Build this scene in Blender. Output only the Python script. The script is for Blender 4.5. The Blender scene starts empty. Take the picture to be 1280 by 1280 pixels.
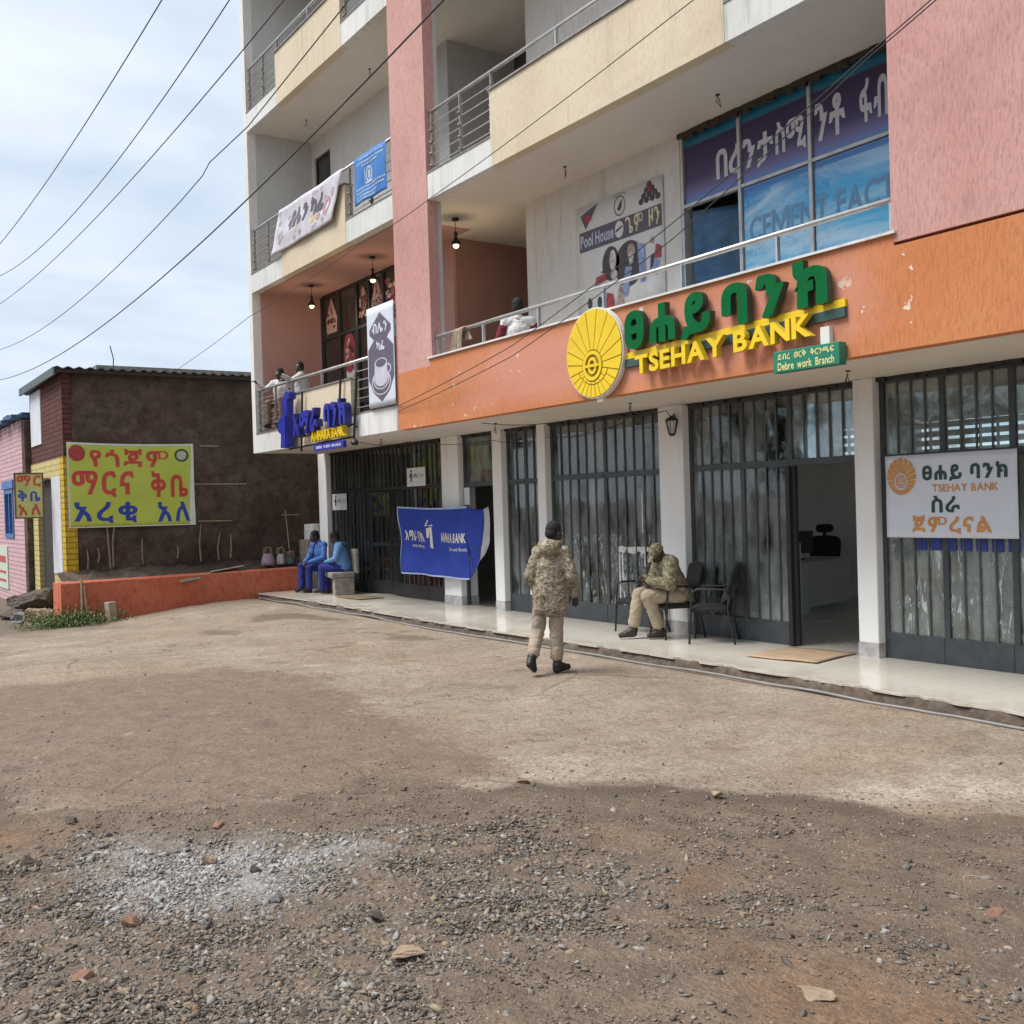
import bpy, bmesh, math, random
import numpy as np
from mathutils import Vector, Matrix, Euler
R = math.radians
random.seed(7); rng = np.random.default_rng(7)
SC = bpy.context.scene
COL = SC.collection

# ------------------------------------------------------------------ camera
cam = bpy.data.cameras.new('camera'); co = bpy.data.objects.new('camera', cam); COL.objects.link(co)
yaw, pitch, roll = R(33.95), R(-.5), R(1.73)
fw = Vector((-math.cos(yaw)*math.cos(pitch), math.sin(yaw)*math.cos(pitch), math.sin(pitch)))
rt = Vector((math.sin(yaw), math.cos(yaw), 0)); up = rt.cross(fw)
r2 = math.cos(roll)*rt - math.sin(roll)*up; u2 = math.sin(roll)*rt + math.cos(roll)*up
mw = Matrix((r2, u2, -fw)).transposed().to_4x4(); mw.translation = Vector((0, 0, 1.91))
co.matrix_world = mw
cam.sensor_width = 36; cam.lens = 36*1290/1280; cam.clip_start = .05; cam.clip_end = 2000
SC.camera = co

# ------------------------------------------------------------------ sky and sun
SUN_EL, SUN_AZ = R(58), R(-25)          # azimuth measured from -Y (behind the camera) towards +X
w = bpy.data.worlds.new('World'); SC.world = w; w.use_nodes = True
nt = w.node_tree; nt.nodes.clear()
def wn(t, **k):
    n = nt.nodes.new(t)
    for a, b in k.items(): setattr(n, a, b)
    return n
def wl(a, b): nt.links.new(a, b)
sky = wn('ShaderNodeTexSky', sky_type='NISHITA', sun_disc=False)
sky.sun_elevation = SUN_EL; sky.sun_rotation = R(180) - SUN_AZ; sky.dust_density = 2.0
tc = wn('ShaderNodeTexCoord'); sp = wn('ShaderNodeSeparateXYZ'); wl(tc.outputs['Generated'], sp.inputs[0])
mz = wn('ShaderNodeMath', operation='MAXIMUM'); wl(sp.outputs[2], mz.inputs[0]); mz.inputs[1].default_value = 0
az = wn('ShaderNodeMath', operation='ADD'); wl(mz.outputs[0], az.inputs[0]); az.inputs[1].default_value = .16
dv = wn('ShaderNodeVectorMath', operation='DIVIDE'); cb = wn('ShaderNodeCombineXYZ')
for i in range(3): wl(az.outputs[0], cb.inputs[i])
wl(tc.outputs['Generated'], dv.inputs[0]); wl(cb.outputs[0], dv.inputs[1])
n1 = wn('ShaderNodeTexNoise'); n1.inputs['Scale'].default_value = 1.5; n1.inputs['Detail'].default_value = 7; n1.inputs['Roughness'].default_value = .52; n1.inputs['Distortion'].default_value = .3
n2 = wn('ShaderNodeTexNoise'); n2.inputs['Scale'].default_value = .55; n2.inputs['Detail'].default_value = 3
mp = wn('ShaderNodeMapping'); mp.inputs['Scale'].default_value = (1, .7, 0.6); wl(dv.outputs[0], mp.inputs[0])
wl(mp.outputs[0], n1.inputs[0]); wl(mp.outputs[0], n2.inputs[0])
cr = wn('ShaderNodeValToRGB'); cr.color_ramp.elements[0].position = .30; cr.color_ramp.elements[1].position = .70
cr.color_ramp.elements[0].color = (4.3, 5.4, 6.8, 1); cr.color_ramp.elements[1].color = (7.6, 8.2, 8.9, 1)
wl(n1.outputs[0], cr.inputs[0])
cr2 = wn('ShaderNodeValToRGB'); cr2.color_ramp.elements[0].position = .3; cr2.color_ramp.elements[1].position = .6
cr2.color_ramp.elements[0].color = (.93,)*3+(1,); cr2.color_ramp.elements[1].color = (.985,)*3+(1,)
wl(n2.outputs[0], cr2.inputs[0])
mx = wn('ShaderNodeMix', data_type='RGBA'); wl(cr2.outputs[0], mx.inputs[0]); wl(sky.outputs[0], mx.inputs[6]); wl(cr.outputs[0], mx.inputs[7])
bg = wn('ShaderNodeBackground'); bg.inputs[1].default_value = .074; wl(mx.outputs[2], bg.inputs[0])
ow = wn('ShaderNodeOutputWorld'); wl(bg.outputs[0], ow.inputs[0])
sun = bpy.data.lights.new('sun', 'SUN'); sun.energy = 2.6; sun.angle = R(30); sun.color = (1, .972, .935)
so = bpy.data.objects.new('sun', sun); COL.objects.link(so)
sd = Vector((math.sin(SUN_AZ)*math.cos(SUN_EL), -math.cos(SUN_AZ)*math.cos(SUN_EL), math.sin(SUN_EL)))
so.rotation_euler = sd.to_track_quat('Z', 'Y').to_euler()
SC.view_settings.view_transform = 'Standard'; SC.view_settings.look = 'None'
SC.view_settings.exposure = 0.79; SC.view_settings.gamma = 1
SC.cycles.use_denoising = True; SC.cycles.max_bounces = 8; SC.cycles.transparent_max_bounces = 16
SC.cycles.caustics_reflective = False; SC.cycles.caustics_refractive = False

# ------------------------------------------------------------------ object helpers
def tag(o, label=None, cat=None, group=None, kind=None):
    if label: o['label'] = label
    if cat: o['category'] = cat
    if group: o['group'] = group
    if kind: o['kind'] = kind
    return o
def empty(name, loc=(0, 0, 0), rz=0, label=None, cat=None, group=None):
    o = bpy.data.objects.new(name, None); COL.objects.link(o)
    o.location = loc; o.rotation_euler = (0, 0, rz); o.empty_display_size = .1
    return tag(o, label, cat, group)
def copy_tree(o, parent=None):
    c = o.copy(); COL.objects.link(c)
    if parent: c.parent = parent
    for ch in list(o.children): copy_tree(ch, c)
    return c
class MB:
    """collects shapes into one mesh"""
    def __init__(s): s.v = []; s.f = []; s.mi = []; s.m = 0
    def add(s, vs, fs):
        b = len(s.v); s.v += [tuple(p) for p in vs]
        s.f += [tuple(b+i for i in f) for f in fs]; s.mi += [s.m]*len(fs); return s
    def box(s, x0, x1, y0, y1, z0, z1):
        return s.add([(x0,y0,z0),(x1,y0,z0),(x1,y1,z0),(x0,y1,z0),(x0,y0,z1),(x1,y0,z1),(x1,y1,z1),(x0,y1,z1)],
            [(0,3,2,1),(4,5,6,7),(0,1,5,4),(1,2,6,5),(2,3,7,6),(3,0,4,7)])
    def tube(s, pts, r, n=8, cap=True):
        pts = [Vector(p) for p in pts]; rs = r if isinstance(r, (list, tuple)) else [r]*len(pts)
        vs = []; fs = []; prev = None
        for i, p in enumerate(pts):
            d = (pts[min(i+1, len(pts)-1)] - pts[max(i-1, 0)]).normalized()
            if prev is None:
                a = Vector((0, 0, 1)) if abs(d.z) < .9 else Vector((1, 0, 0))
                u = d.cross(a).normalized()
            else: u = (prev - d*prev.dot(d)).normalized()
            prev = u; v = d.cross(u)
            vs += [p + rs[i]*(math.cos(2*math.pi*k/n)*u + math.sin(2*math.pi*k/n)*v) for k in range(n)]
        for i in range(len(pts)-1):
            for k in range(n):
                fs.append((i*n+k, i*n+(k+1) % n, (i+1)*n+(k+1) % n, (i+1)*n+k))
        if cap: fs += [tuple(range(n-1, -1, -1)), tuple(range((len(pts)-1)*n, len(pts)*n))]
        return s.add(vs, fs)
    def lathe(s, prof, c, n=16, axis='z'):
        vs = []; fs = []
        for r, h in prof:
            for k in range(n):
                a = 2*math.pi*k/n; x, y = r*math.cos(a), r*math.sin(a)
                vs.append((c[0]+x, c[1]+y, c[2]+h) if axis == 'z' else (c[0]+x, c[1]+h, c[2]+y))
        for i in range(len(prof)-1):
            for k in range(n): fs.append((i*n+k, i*n+(k+1) % n, (i+1)*n+(k+1) % n, (i+1)*n+k))
        fs += [tuple(range(n-1, -1, -1)), tuple(range((len(prof)-1)*n, len(prof)*n))]
        return s.add(vs, fs)
    def prism(s, poly, y0, y1):
        """polygon in x,z facing -Y, from y0 (front) to y1"""
        n = len(poly)
        vs = [(x, y0, z) for x, z in poly] + [(x, y1, z) for x, z in poly]
        fs = [tuple(range(n)), tuple(range(2*n-1, n-1, -1))] + [(i, n+i, n+(i+1) % n, (i+1) % n) for i in range(n)]
        return s.add(vs, fs)
    def build(s, name, mat, parent=None, bevel=0, smooth=False, loc=None):
        me = bpy.data.meshes.new(name); me.from_pydata(s.v, [], s.f)
        for m in (mat if isinstance(mat, (list, tuple)) else [mat]): me.materials.append(m)
        if any(s.mi): me.polygons.foreach_set('material_index', s.mi)
        bm = bmesh.new(); bm.from_mesh(me)
        bmesh.ops.recalc_face_normals(bm, faces=bm.faces)
        bm.to_mesh(me); bm.free()
        if smooth: me.polygons.foreach_set('use_smooth', [True]*len(me.polygons))
        o = bpy.data.objects.new(name, me); COL.objects.link(o)
        if parent: o.parent = parent
        if loc: o.location = loc
        if bevel:
            b = o.modifiers.new('bevel', 'BEVEL'); b.width = bevel; b.segments = 2; b.limit_method = 'ANGLE'; b.angle_limit = R(40)
        return o
def box(name, mat, parent, *a, bevel=0): return MB().box(*a).build(name, mat, parent, bevel)
def S(t): t = min(1, max(0, t)); return t*t*(3-2*t)

# value noise in numpy
_tab = rng.random((256, 256))
def vnoise(x, y, seed=0):
    x = np.asarray(x)+seed*17.3; y = np.asarray(y)+seed*9.1
    xi = np.floor(x).astype(int); yi = np.floor(y).astype(int); fx = x-xi; fy = y-yi
    fx = fx*fx*(3-2*fx); fy = fy*fy*(3-2*fy); g = lambda a, b: _tab[a % 256, b % 256]
    return (g(xi, yi)*(1-fx)+g(xi+1, yi)*fx)*(1-fy)+(g(xi, yi+1)*(1-fx)+g(xi+1, yi+1)*fx)*fy
def fbm(x, y, oct=4, seed=0):
    t = 0; a = .5; n = 0
    for i in range(oct):
        t = t+a*vnoise(np.asarray(x)*2**i, np.asarray(y)*2**i, seed+i); n += a; a *= .5
    return t/n

# ------------------------------------------------------------------ materials
class NT:
    def __init__(s, name):
        s.m = bpy.data.materials.new(name); s.m.use_nodes = True; s.t = s.m.node_tree
        s.b = s.t.nodes['Principled BSDF']; s.o = s.t.nodes['Material Output']
        s._pos = None
    def n(s, t, ins={}, **k):
        d = s.t.nodes.new(t)
        for a, b in k.items(): setattr(d, a, b)
        for a, b in ins.items(): s.set(d.inputs[a], b)
        return d
    def set(s, sock, v):
        if isinstance(v, bpy.types.NodeSocket): s.t.links.new(v, sock)
        elif isinstance(v, bpy.types.Node): s.t.links.new(v.outputs[0], sock)
        else:
            if sock.type == 'RGBA' and len(v) == 3: v = (*v, 1)
            sock.default_value = v
    def pos(s):
        if s._pos is None: s._pos = s.n('ShaderNodeNewGeometry').outputs['Position']
        return s._pos
    def obj(s): return s.n('ShaderNodeTexCoord').outputs['Object']
    def map(s, scale, vec=None, loc=(0, 0, 0)):
        return s.n('ShaderNodeMapping', {0: vec or s.pos(), 'Scale': scale, 'Location': loc}).outputs[0]
    def noise(s, scale, detail=4, rough=.55, vec=None, dist=0):
        return s.n('ShaderNodeTexNoise', {0: vec or s.pos(), 'Scale': scale, 'Detail': detail, 'Roughness': rough, 'Distortion': dist}).outputs[0]
    def voro(s, scale, vec=None, feature='F1', out=0):
        return s.n('ShaderNodeTexVoronoi', {0: vec or s.pos(), 'Scale': scale}, feature=feature).outputs[out]
    def ramp(s, fac, a, b, ca=(0, 0, 0), cb=(1, 1, 1), interp='LINEAR'):
        d = s.n('ShaderNodeValToRGB', {0: fac}); e = d.color_ramp.elements
        d.color_ramp.interpolation = interp
        e[0].position, e[1].position = a, b; e[0].color = (*ca, 1); e[1].color = (*cb, 1); return d.outputs[0]
    def mix(s, fac, a, b, mode='MIX'):
        d = s.n('ShaderNodeMix', data_type='RGBA', blend_type=mode)
        s.set(d.inputs[0], fac); s.set(d.inputs[6], a); s.set(d.inputs[7], b); return d.outputs[2]
    def math(s, op, a, b=0, c=0, clamp=False):
        d = s.n('ShaderNodeMath', {0: a, 1: b, 2: c}, operation=op); d.use_clamp = clamp; return d.outputs[0]
    def xyz(s, vec=None):
        return s.n('ShaderNodeSeparateXYZ', {0: vec or s.pos()}).outputs
    def attr(s, name): return s.n('ShaderNodeAttribute', attribute_name=name).outputs
    def bump(s, h, strength=.5, dist=.01, nrm=None):
        d = s.n('ShaderNodeBump', {'Height': h, 'Strength': strength, 'Distance': dist})
        if nrm: s.set(d.inputs['Normal'], nrm)
        s.set(s.b.inputs['Normal'], d.outputs[0]); return d.outputs[0]
    def col(s, c): s.set(s.b.inputs['Base Color'], c)
    def p(s, **k):
        for a, b in k.items(): s.set(s.b.inputs[a.replace('_', ' ')], b)
        return s
def plain(name, c, rough=.6, metal=0, var=.12, scale=6, bump=0, spec=.5):
    m = NT(name); n = m.noise(scale, 5)
    lo = tuple(x*(1-var) for x in c); hi = tuple(min(1, x*(1+var)) for x in c)
    m.col(m.ramp(n, .3, .7, lo, hi)); m.p(Roughness=rough, Metallic=metal, Specular_IOR_Level=spec)
    if bump: m.bump(m.noise(scale*6, 4), .4, bump)
    return m.m
def stucco(name, c, c2, streak=.25, bump=.006, grain=60, drag=.16, rough=.85, stain=(.28, .24, .2), fur=.55):
    """sprayed and dragged plaster: vertical furrows, slow colour drift, thin rain streaks"""
    m = NT(name)
    big = m.noise(.7, 5, .6); c0 = m.ramp(big, .35, .68, c, c2)
    furrow = m.noise(grain, 4, .6, m.map((1, 1, drag)), .4)
    c0 = m.mix(m.ramp(furrow, .32, .52, (fur,)*3, (0,)*3), c0, tuple(x*.55 for x in c))
    st = m.noise(7, 5, .7, m.map((1, 1, .07)))
    patch = m.noise(.9, 3)
    f = m.math('MULTIPLY', m.ramp(st, .52, .72), m.ramp(patch, .42, .62)); f = m.math('MULTIPLY', f, streak)
    m.col(m.mix(f, c0, stain)); m.p(Roughness=rough, Specular_IOR_Level=.25)
    m.bump(furrow, .75, bump)
    return m
MAT = {}
MAT['pink'] = stucco('pink_stucco', (.52, .275, .245), (.62, .36, .325), .4, .012, 52, .2, fur=.5).m
# orange paint worn through to the pink plaster in slow blotches, pale flakes
o_ = stucco('orange_stucco', (.54, .185, .07), (.60, .24, .105), .4, .012, 52, .2, fur=.42)
base = o_.b.inputs['Base Color'].links[0].from_socket
x_, y_, z_ = o_.xyz()
wear = o_.noise(.55, 5, .6, o_.map((1, 1, 1.4)))
fade = o_.math('SUBTRACT', 1, o_.math('DIVIDE', o_.math('ABSOLUTE', o_.math('ADD', x_, 9.0)), 4.6), clamp=True)
f_ = o_.math('MULTIPLY', o_.ramp(o_.math('ADD', wear, o_.math('MULTIPLY', fade, .5)), .50, .76), .92)
edge = o_.ramp(o_.math('ABSOLUTE', o_.math('SUBTRACT', z_, 3.62)), .25, .5, (1,)*3, (.12,)*3)
f_ = o_.math('MULTIPLY', f_, edge)
c_ = o_.mix(f_, base, (.60, .27, .19))
flake = o_.math('MULTIPLY', o_.ramp(o_.noise(6.5, 4, .6), .66, .68), o_.ramp(o_.noise(.8, 2), .46, .56))
o_.col(o_.mix(flake, c_, (.75, .66, .58))); MAT['orange'] = o_.m
MAT['cream'] = stucco('cream_stucco', (.60, .50, .36), (.68, .585, .44), .45, .006, 40, .3, fur=.3).m
MAT['white_wall'] = stucco('white_plaster', (.66, .64, .61), (.74, .73, .70), .55, .004, 26, .2, stain=(.30, .27, .24), fur=.22).m
MAT['slab_white'] = stucco('rain_streaked_white_edge', (.60, .60, .57), (.72, .71, .69), .8, .003, 20, .1, stain=(.26, .24, .21), fur=.25).m
MAT['soffit'] = stucco('soffit_paint', (.64, .59, .53), (.72, .67, .61), .1, .003, 14, 1, fur=.06).m
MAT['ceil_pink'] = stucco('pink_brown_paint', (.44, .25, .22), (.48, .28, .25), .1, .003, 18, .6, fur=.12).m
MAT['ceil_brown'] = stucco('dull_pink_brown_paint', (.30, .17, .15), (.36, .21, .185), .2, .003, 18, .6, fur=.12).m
MAT['grey_wall'] = stucco('grey_plaster', (.46, .46, .45), (.56, .56, .55), .4, .004, 20, .5, fur=.12).m
MAT['column'] = stucco('white_column_paint', (.75, .75, .745), (.82, .82, .815), .3, .004, 22, .5, stain=(.4, .38, .35), fur=.05).m
MAT['concrete'] = plain('rough_concrete', (.24, .21, .18), .9, 0, .35, 9, .01)
MAT['steel'] = plain('brushed_rail_steel', (.52, .52, .51), .38, .75, .15, 8)
MAT['rust_steel'] = plain('dull_spotted_steel', (.30, .285, .265), .55, .5, .4, 20)
MAT['frame'] = plain('grey_window_frame', (.045, .054, .06), .42, 0, .2, 9)
MAT['frame_dark'] = plain('dark_window_frame', (.02, .022, .024), .45, 0, .2, 9)
MAT['bar'] = plain('grey_green_bars', (.075, .09, .092), .45, 0, .25, 5)
MAT['black'] = plain('black_plastic', (.012, .012, .014), .5, 0, .2, 9)
MAT['black_cloth'] = plain('black_cloth', (.014, .014, .017), .85, 0, .4, 40, .003)
MAT['black_iron'] = plain('black_iron', (.018, .018, .018), .5, .3, .2, 9)
MAT['interior'] = plain('interior_paint', (.82, .81, .80), .8, 0, .06, 2)
MAT['interior_dark'] = plain('dim_interior', (.09, .08, .075), .9, 0, .2, 2)  # darkness of the unlit upper rooms put into the wall colour
MAT['white'] = plain('white_print', (.72, .73, .76), .55, 0, .03, 3)
MAT['cable'] = plain('cable_sheath', (.03, .03, .033), .6, 0, .2, 3)
def glass(name, tint=(.62, .70, .70), dust_and_sheen=.04, refl=1.0, streaks=0):
    m = NT(name); t = m.t; t.nodes.remove(m.b)
    tr = m.n('ShaderNodeBsdfTransparent', {0: tint}); gl = m.n('ShaderNodeBsdfGlossy', {'Color': (.92, .96, .97), 'Roughness': .03})
    wv = m.n('ShaderNodeBump', {'Height': m.noise(1.4, 2), 'Strength': .25, 'Distance': .02}); m.set(gl.inputs['Normal'], wv.outputs[0])
    fr = m.n('ShaderNodeFresnel', {'IOR': 1.55}); fac = m.math('MULTIPLY', fr.outputs[0], 1.5*refl, clamp=True)
    s1 = m.n('ShaderNodeMixShader', {0: fac, 1: tr.outputs[0], 2: gl.outputs[0]})
    df = m.n('ShaderNodeBsdfDiffuse', {0: (.52, .56, .55)})  # thin dust plus a pale veil that paints grey reflections onto the panes
    d = m.math('MULTIPLY', m.ramp(m.noise(3, 6, .7, m.map((1, 1, .35))), .4, .75), dust_and_sheen*2)
    if streaks:
        sm = m.math('MULTIPLY', m.ramp(m.noise(16, 5, .75, m.map((1, 1, .22)), 1.2), .56, .60), m.ramp(m.noise(3.2, 3, .6, m.map((1, 1, .5))), .42, .52))
        z = m.xyz()[2]; low = m.ramp(z, .3, 1.5, (1,)*3, (0,)*3)
        low = m.math('LESS_THAN', z, 1.42)
        d = m.math('MAXIMUM', d, m.math('MULTIPLY', m.math('MULTIPLY', sm, low), streaks))
    s2 = m.n('ShaderNodeMixShader', {0: d, 1: s1.outputs[0], 2: df.outputs[0]})
    m.set(m.o.inputs[0], s2.outputs[0]); return m.m
MAT['glass'] = glass('shop_glass', (.92, .97, .96), .23, 1.1)
MAT['glass_scratched'] = glass('scratched_shop_glass', (.90, .96, .95), .25, 1.1, 1)
MAT['glass_dark'] = glass('dark_upper_glass', (.30, .32, .32), .05, 1.0)
def emit(name, c, e):
    m = NT(name); m.p(Emission_Color=c, Emission_Strength=e, Base_Color=c); return m.m
MAT['bulb'] = emit('lit_warm_bulb', (1, .78, .42), 1.6)

# ------------------------------------------------------------------ text
def glyph_raw(body, bold=0.0, extrude=0.0, bevel=0.0):
    cu = bpy.data.curves.new('lettering', 'FONT'); cu.body = body; cu.offset = bold; cu.extrude = extrude; cu.bevel_depth = bevel
    cu.resolution_u = 4; cu.fill_mode = 'BOTH'
    o = bpy.data.objects.new('lettering', cu); COL.objects.link(o)
    dg = bpy.context.evaluated_depsgraph_get(); me = bpy.data.meshes.new_from_object(o.evaluated_get(dg))
    v = np.array([p.co for p in me.vertices]).reshape(-1, 3); f = [tuple(p.vertices) for p in me.polygons]
    bpy.data.objects.remove(o); bpy.data.curves.remove(cu); bpy.data.meshes.remove(me)
    return v, f
def glyphs(ch, bold=0.0, extrude=0.0, bevel=0.0):
    """a letter thickened by the largest outline offset that still fills cleanly, the rest by stacked shifted copies"""
    def area(v, f):
        t = 0; cnt = {}
        for p in f:
            q = v[list(p)]; t += .5*abs(sum(q[i][0]*q[(i+1) % len(q)][1]-q[(i+1) % len(q)][0]*q[i][1] for i in range(len(q))))
            for i in range(len(p)): k = tuple(sorted((p[i], p[(i+1) % len(p)]))); cnt[k] = cnt.get(k, 0)+1
        return t, sum(np.linalg.norm(v[a]-v[b]) for (a, b), n in cnt.items() if n == 1)
    if ch == 'M':      # the built-in outline of this letter fills badly: drawn here instead
        b = bold; P = [(-b, -b), (-b, .72+b), (.15, .72+b), (.43, .26), (.71, .72+b), (.86+b, .72+b), (.86+b, -b), (.75-b, -b), (.75-b, .48), (.43, .03-b), (.11+b, .48), (.11+b, -b)]
        n = len(P)
        if not extrude: return np.array([(x, y, 0.) for x, y in P]), [tuple(range(n))[::-1]]
        v = np.array([(x, y, extrude) for x, y in P]+[(x, y, -extrude) for x, y in P])
        return v, [tuple(range(n))[::-1], tuple(range(n, 2*n))]+[(i, (i+1) % n, n+(i+1) % n, n+i) for i in range(n)]
    a0, per = area(*glyph_raw(ch)); use = 0
    for k in (1, .97, .94, .9, .86, .8, .75, .7, .6, .5, .4, .3):
        b = bold*k; r_ = (area(*glyph_raw(ch, b))[0]-a0)/(per*b+1e-9)
        if bold < 1e-4 or (.9 if ch != 'ም' else .66) < r_ < 1.26 or (ch == 'M' and r_ < 7): use = b; break
    v, f = glyph_raw(ch, use, extrude, bevel); rest = bold-use
    if rest > .004:
        V_, F_ = [v], list(f); n = len(v)
        for k, (dx, dy) in enumerate(((1, .3), (-1, -.3), (.3, 1), (-.3, -1), (.7, -.7), (-.7, .7))):
            V_.append(v+np.array([dx*rest, dy*rest, -(k+1)*(.004 if extrude else .0003)])); F_ += [tuple(i+n*(k+1) for i in p) for p in f]
        v, f = np.concatenate(V_), F_
    return v, f
def word(body, gap=.07, space=.35, bold=0.0, extrude=0.0, bevel=0.0):
    """letters one by one, sharing a baseline: list of (verts, faces) scaled to a 0..1 box"""
    out = []; x = 0; lo, hi = 9, -9
    for ch in body:
        if ch == ' ': x += space; continue
        v, f = glyphs(ch, bold, extrude, bevel)
        v = v.copy(); v[:, 0] += x-v[:, 0].min(); x = v[:, 0].max()+gap
        lo = min(lo, v[:, 1].min()); hi = max(hi, v[:, 1].max()); out.append((v, f))
    wd = x-gap
    for v, f in out: v[:, 0] /= wd; v[:, 1] = (v[:, 1]-lo)/(hi-lo)
    return out
def lettering(name, mat, parent, body, fn, rect, bold=.012, gap=.07, space=.35):
    """flat print: fn(u, v) gives the sheet's point, rect = u0, v0, u1, v1"""
    mb = MB(); u0, v0, u1, v1 = rect
    for v, f in word(body, gap, space, bold):
        mb.add([fn(u0+(u1-u0)*a, v0+(v1-v0)*b, c) for a, b, c in v], f)
    return flat(mb, name, mat, parent)
def flat(mb, name, mat, parent):
    me = bpy.data.meshes.new(name); me.from_pydata(mb.v, [], mb.f)
    for m in (mat if isinstance(mat, (list, tuple)) else [mat]): me.materials.append(m)
    if any(mb.mi): me.polygons.foreach_set('material_index', mb.mi)
    o = bpy.data.objects.new(name, me); COL.objects.link(o); o.parent = parent; return o
def wall_fn(x0, x1, z0, z1, y):
    return lambda u, v, d=0.0: (x0+(x1-x0)*u, y-d, z0+(z1-z0)*v)
def off(fn, d):
    return lambda u, v, e=0.0: fn(u, v, d+e)
def sheet(name, mat, parent, fn, nu, nv, back=None):
    mb = MB(); mb.add([fn(i/nu, j/nv) for j in range(nv+1) for i in range(nu+1)],
        [(j*(nu+1)+i, j*(nu+1)+i+1, (j+1)*(nu+1)+i+1, (j+1)*(nu+1)+i) for j in range(nv) for i in range(nu)])
    o = flat(mb, name, mat, parent); o.data.polygons.foreach_set('use_smooth', [True]*len(o.data.polygons))
    sl = o.modifiers.new('thickness', 'SOLIDIFY'); sl.thickness = .002; sl.offset = -1
    return o
def discpoly(cu, cv, ru, rv, n=28, a0=0, a1=2*math.pi):
    return [(cu+ru*math.cos(a0+(a1-a0)*k/n), cv+rv*math.sin(a0+(a1-a0)*k/n)) for k in range(n)]
def ringpoly(mb, fn, cu, cv, ru, rv, t, n=28):
    for k in range(n):
        a, b = 2*math.pi*k/n, 2*math.pi*(k+1)/n
        mb.add([fn(cu+ru*s*math.cos(q), cv+rv*s*math.sin(q)) for q, s in ((a, 1), (b, 1), (b, 1-t), (a, 1-t))], [(0, 1, 2, 3)])
def poly(mb, fn, pts): mb.add([fn(u, v) for u, v in pts], [tuple(range(len(pts)))])
# ------------------------------------------------------------------ ground
def npS(t): t = np.clip(t, 0, 1); return t*t*(3-2*t)
def gz(X, Y):
    return .03+.19*npS((6-Y)/4)*npS((X+16)/10)-.22*npS((-X-14)/7)*npS((7.5-Y)/3.5)
BA = [(-11.5, -2.2), (-9, -.1), (-7.22, .91), (-6.5, 1.06), (-6.15, 1.43), (-5.8, 1.78), (-5.77, 2.19), (-5.83, 2.57), (-6.05, 2.9), (-5.83, 3.18), (-5.29, 3.32), (-5.40, 3.75), (-5.14, 3.88), (-4.96, 4.25), (-4.63, 4.61), (-4.28, 4.94), (-3.79, 5.06), (-3.49, 5.23), (-3.31, 5.73), (-1.5, 6.6), (2, 7.6)]
_a = np.array([(x+y)/1.41421 for x, y in BA]); _b = np.array([(y-x)/1.41421 for x, y in BA]); _i = np.argsort(_a); _a, _b = _a[_i], _b[_i]
def pdist(X, Y, P):
    """signed distance to a polygon, positive inside"""
    P = np.array(P); d = np.full(X.shape, 1e9); ins = np.zeros(X.shape, bool)
    for i in range(len(P)):
        x0, y0 = P[i]; x1, y1 = P[(i+1) % len(P)]; ex, ey = x1-x0, y1-y0
        t = np.clip(((X-x0)*ex+(Y-y0)*ey)/(ex*ex+ey*ey), 0, 1)
        d = np.minimum(d, np.hypot(X-x0-t*ex, Y-y0-t*ey))
        c = ((y0 > Y) != (y1 > Y)) & (X < ex*(Y-y0)/(ey+1e-12)+x0); ins ^= c
    return np.where(ins, d, -d)
BROWN = [(-12.2, .6), (-12.4, 2.3), (-11.79, 4.1), (-10.6, 4.6), (-9.63, 4.28), (-8.07, 4.03), (-6.7, 3.87), (-5.5, 3.69), (-5.3, 2.86), (-5.5, 2.3), (-5.6, 1.6), (-6.9, .6), (-9, -.6), (-11, -1)]
LIME = [(-5.35, .82), (-5.75, 1.13), (-5.45, 1.7), (-5.15, 2.2), (-4.95, 2.6), (-4.5, 2.45), (-4.3, 2.0), (-4.0, 1.65), (-4.2, 1.2), (-4.7, .85)]
RED = [[(-3.6, 3.0), (-3.55, 3.5), (-2.95, 3.1), (-2.5, 3.1), (-1.7, 3.5), (-1.2, 2.6), (-2.3, 2.1), (-2.9, 2.55)], [(-4.9, 3.3), (-4.3, 3.75), (-3.9, 3.5), (-4.1, 3.0)], [(-7, -.4), (-5.6, .75), (-5.9, 1.1), (-7.2, .5)]]
PALE = [(-4.75, 4.95), (-4.35, 5.6), (-4.0, 6.3), (-3.4, 6.6), (-3.0, 6.3), (-3.4, 5.75), (-4.0, 5.1)]
STAIN = [[(-18.6, 6.7), (-17.4, 7.3), (-15.9, 7.45), (-15.5, 7.1), (-16.9, 6.6), (-17.2, 5.9)], [(-16.9, 5.2), (-16.0, 5.5), (-15.4, 5.3), (-16.2, 4.9)], [(-14.6, 6.9), (-12.6, 7.25), (-12.4, 7.05), (-14.2, 6.6)], [(-9.4, 5.7), (-8.7, 6.1), (-8.4, 5.8), (-9.1, 5.4)], [(-3.2, 7.0), (-2.6, 7.4), (-2.2, 6.9), (-2.9, 6.5)]]
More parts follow.
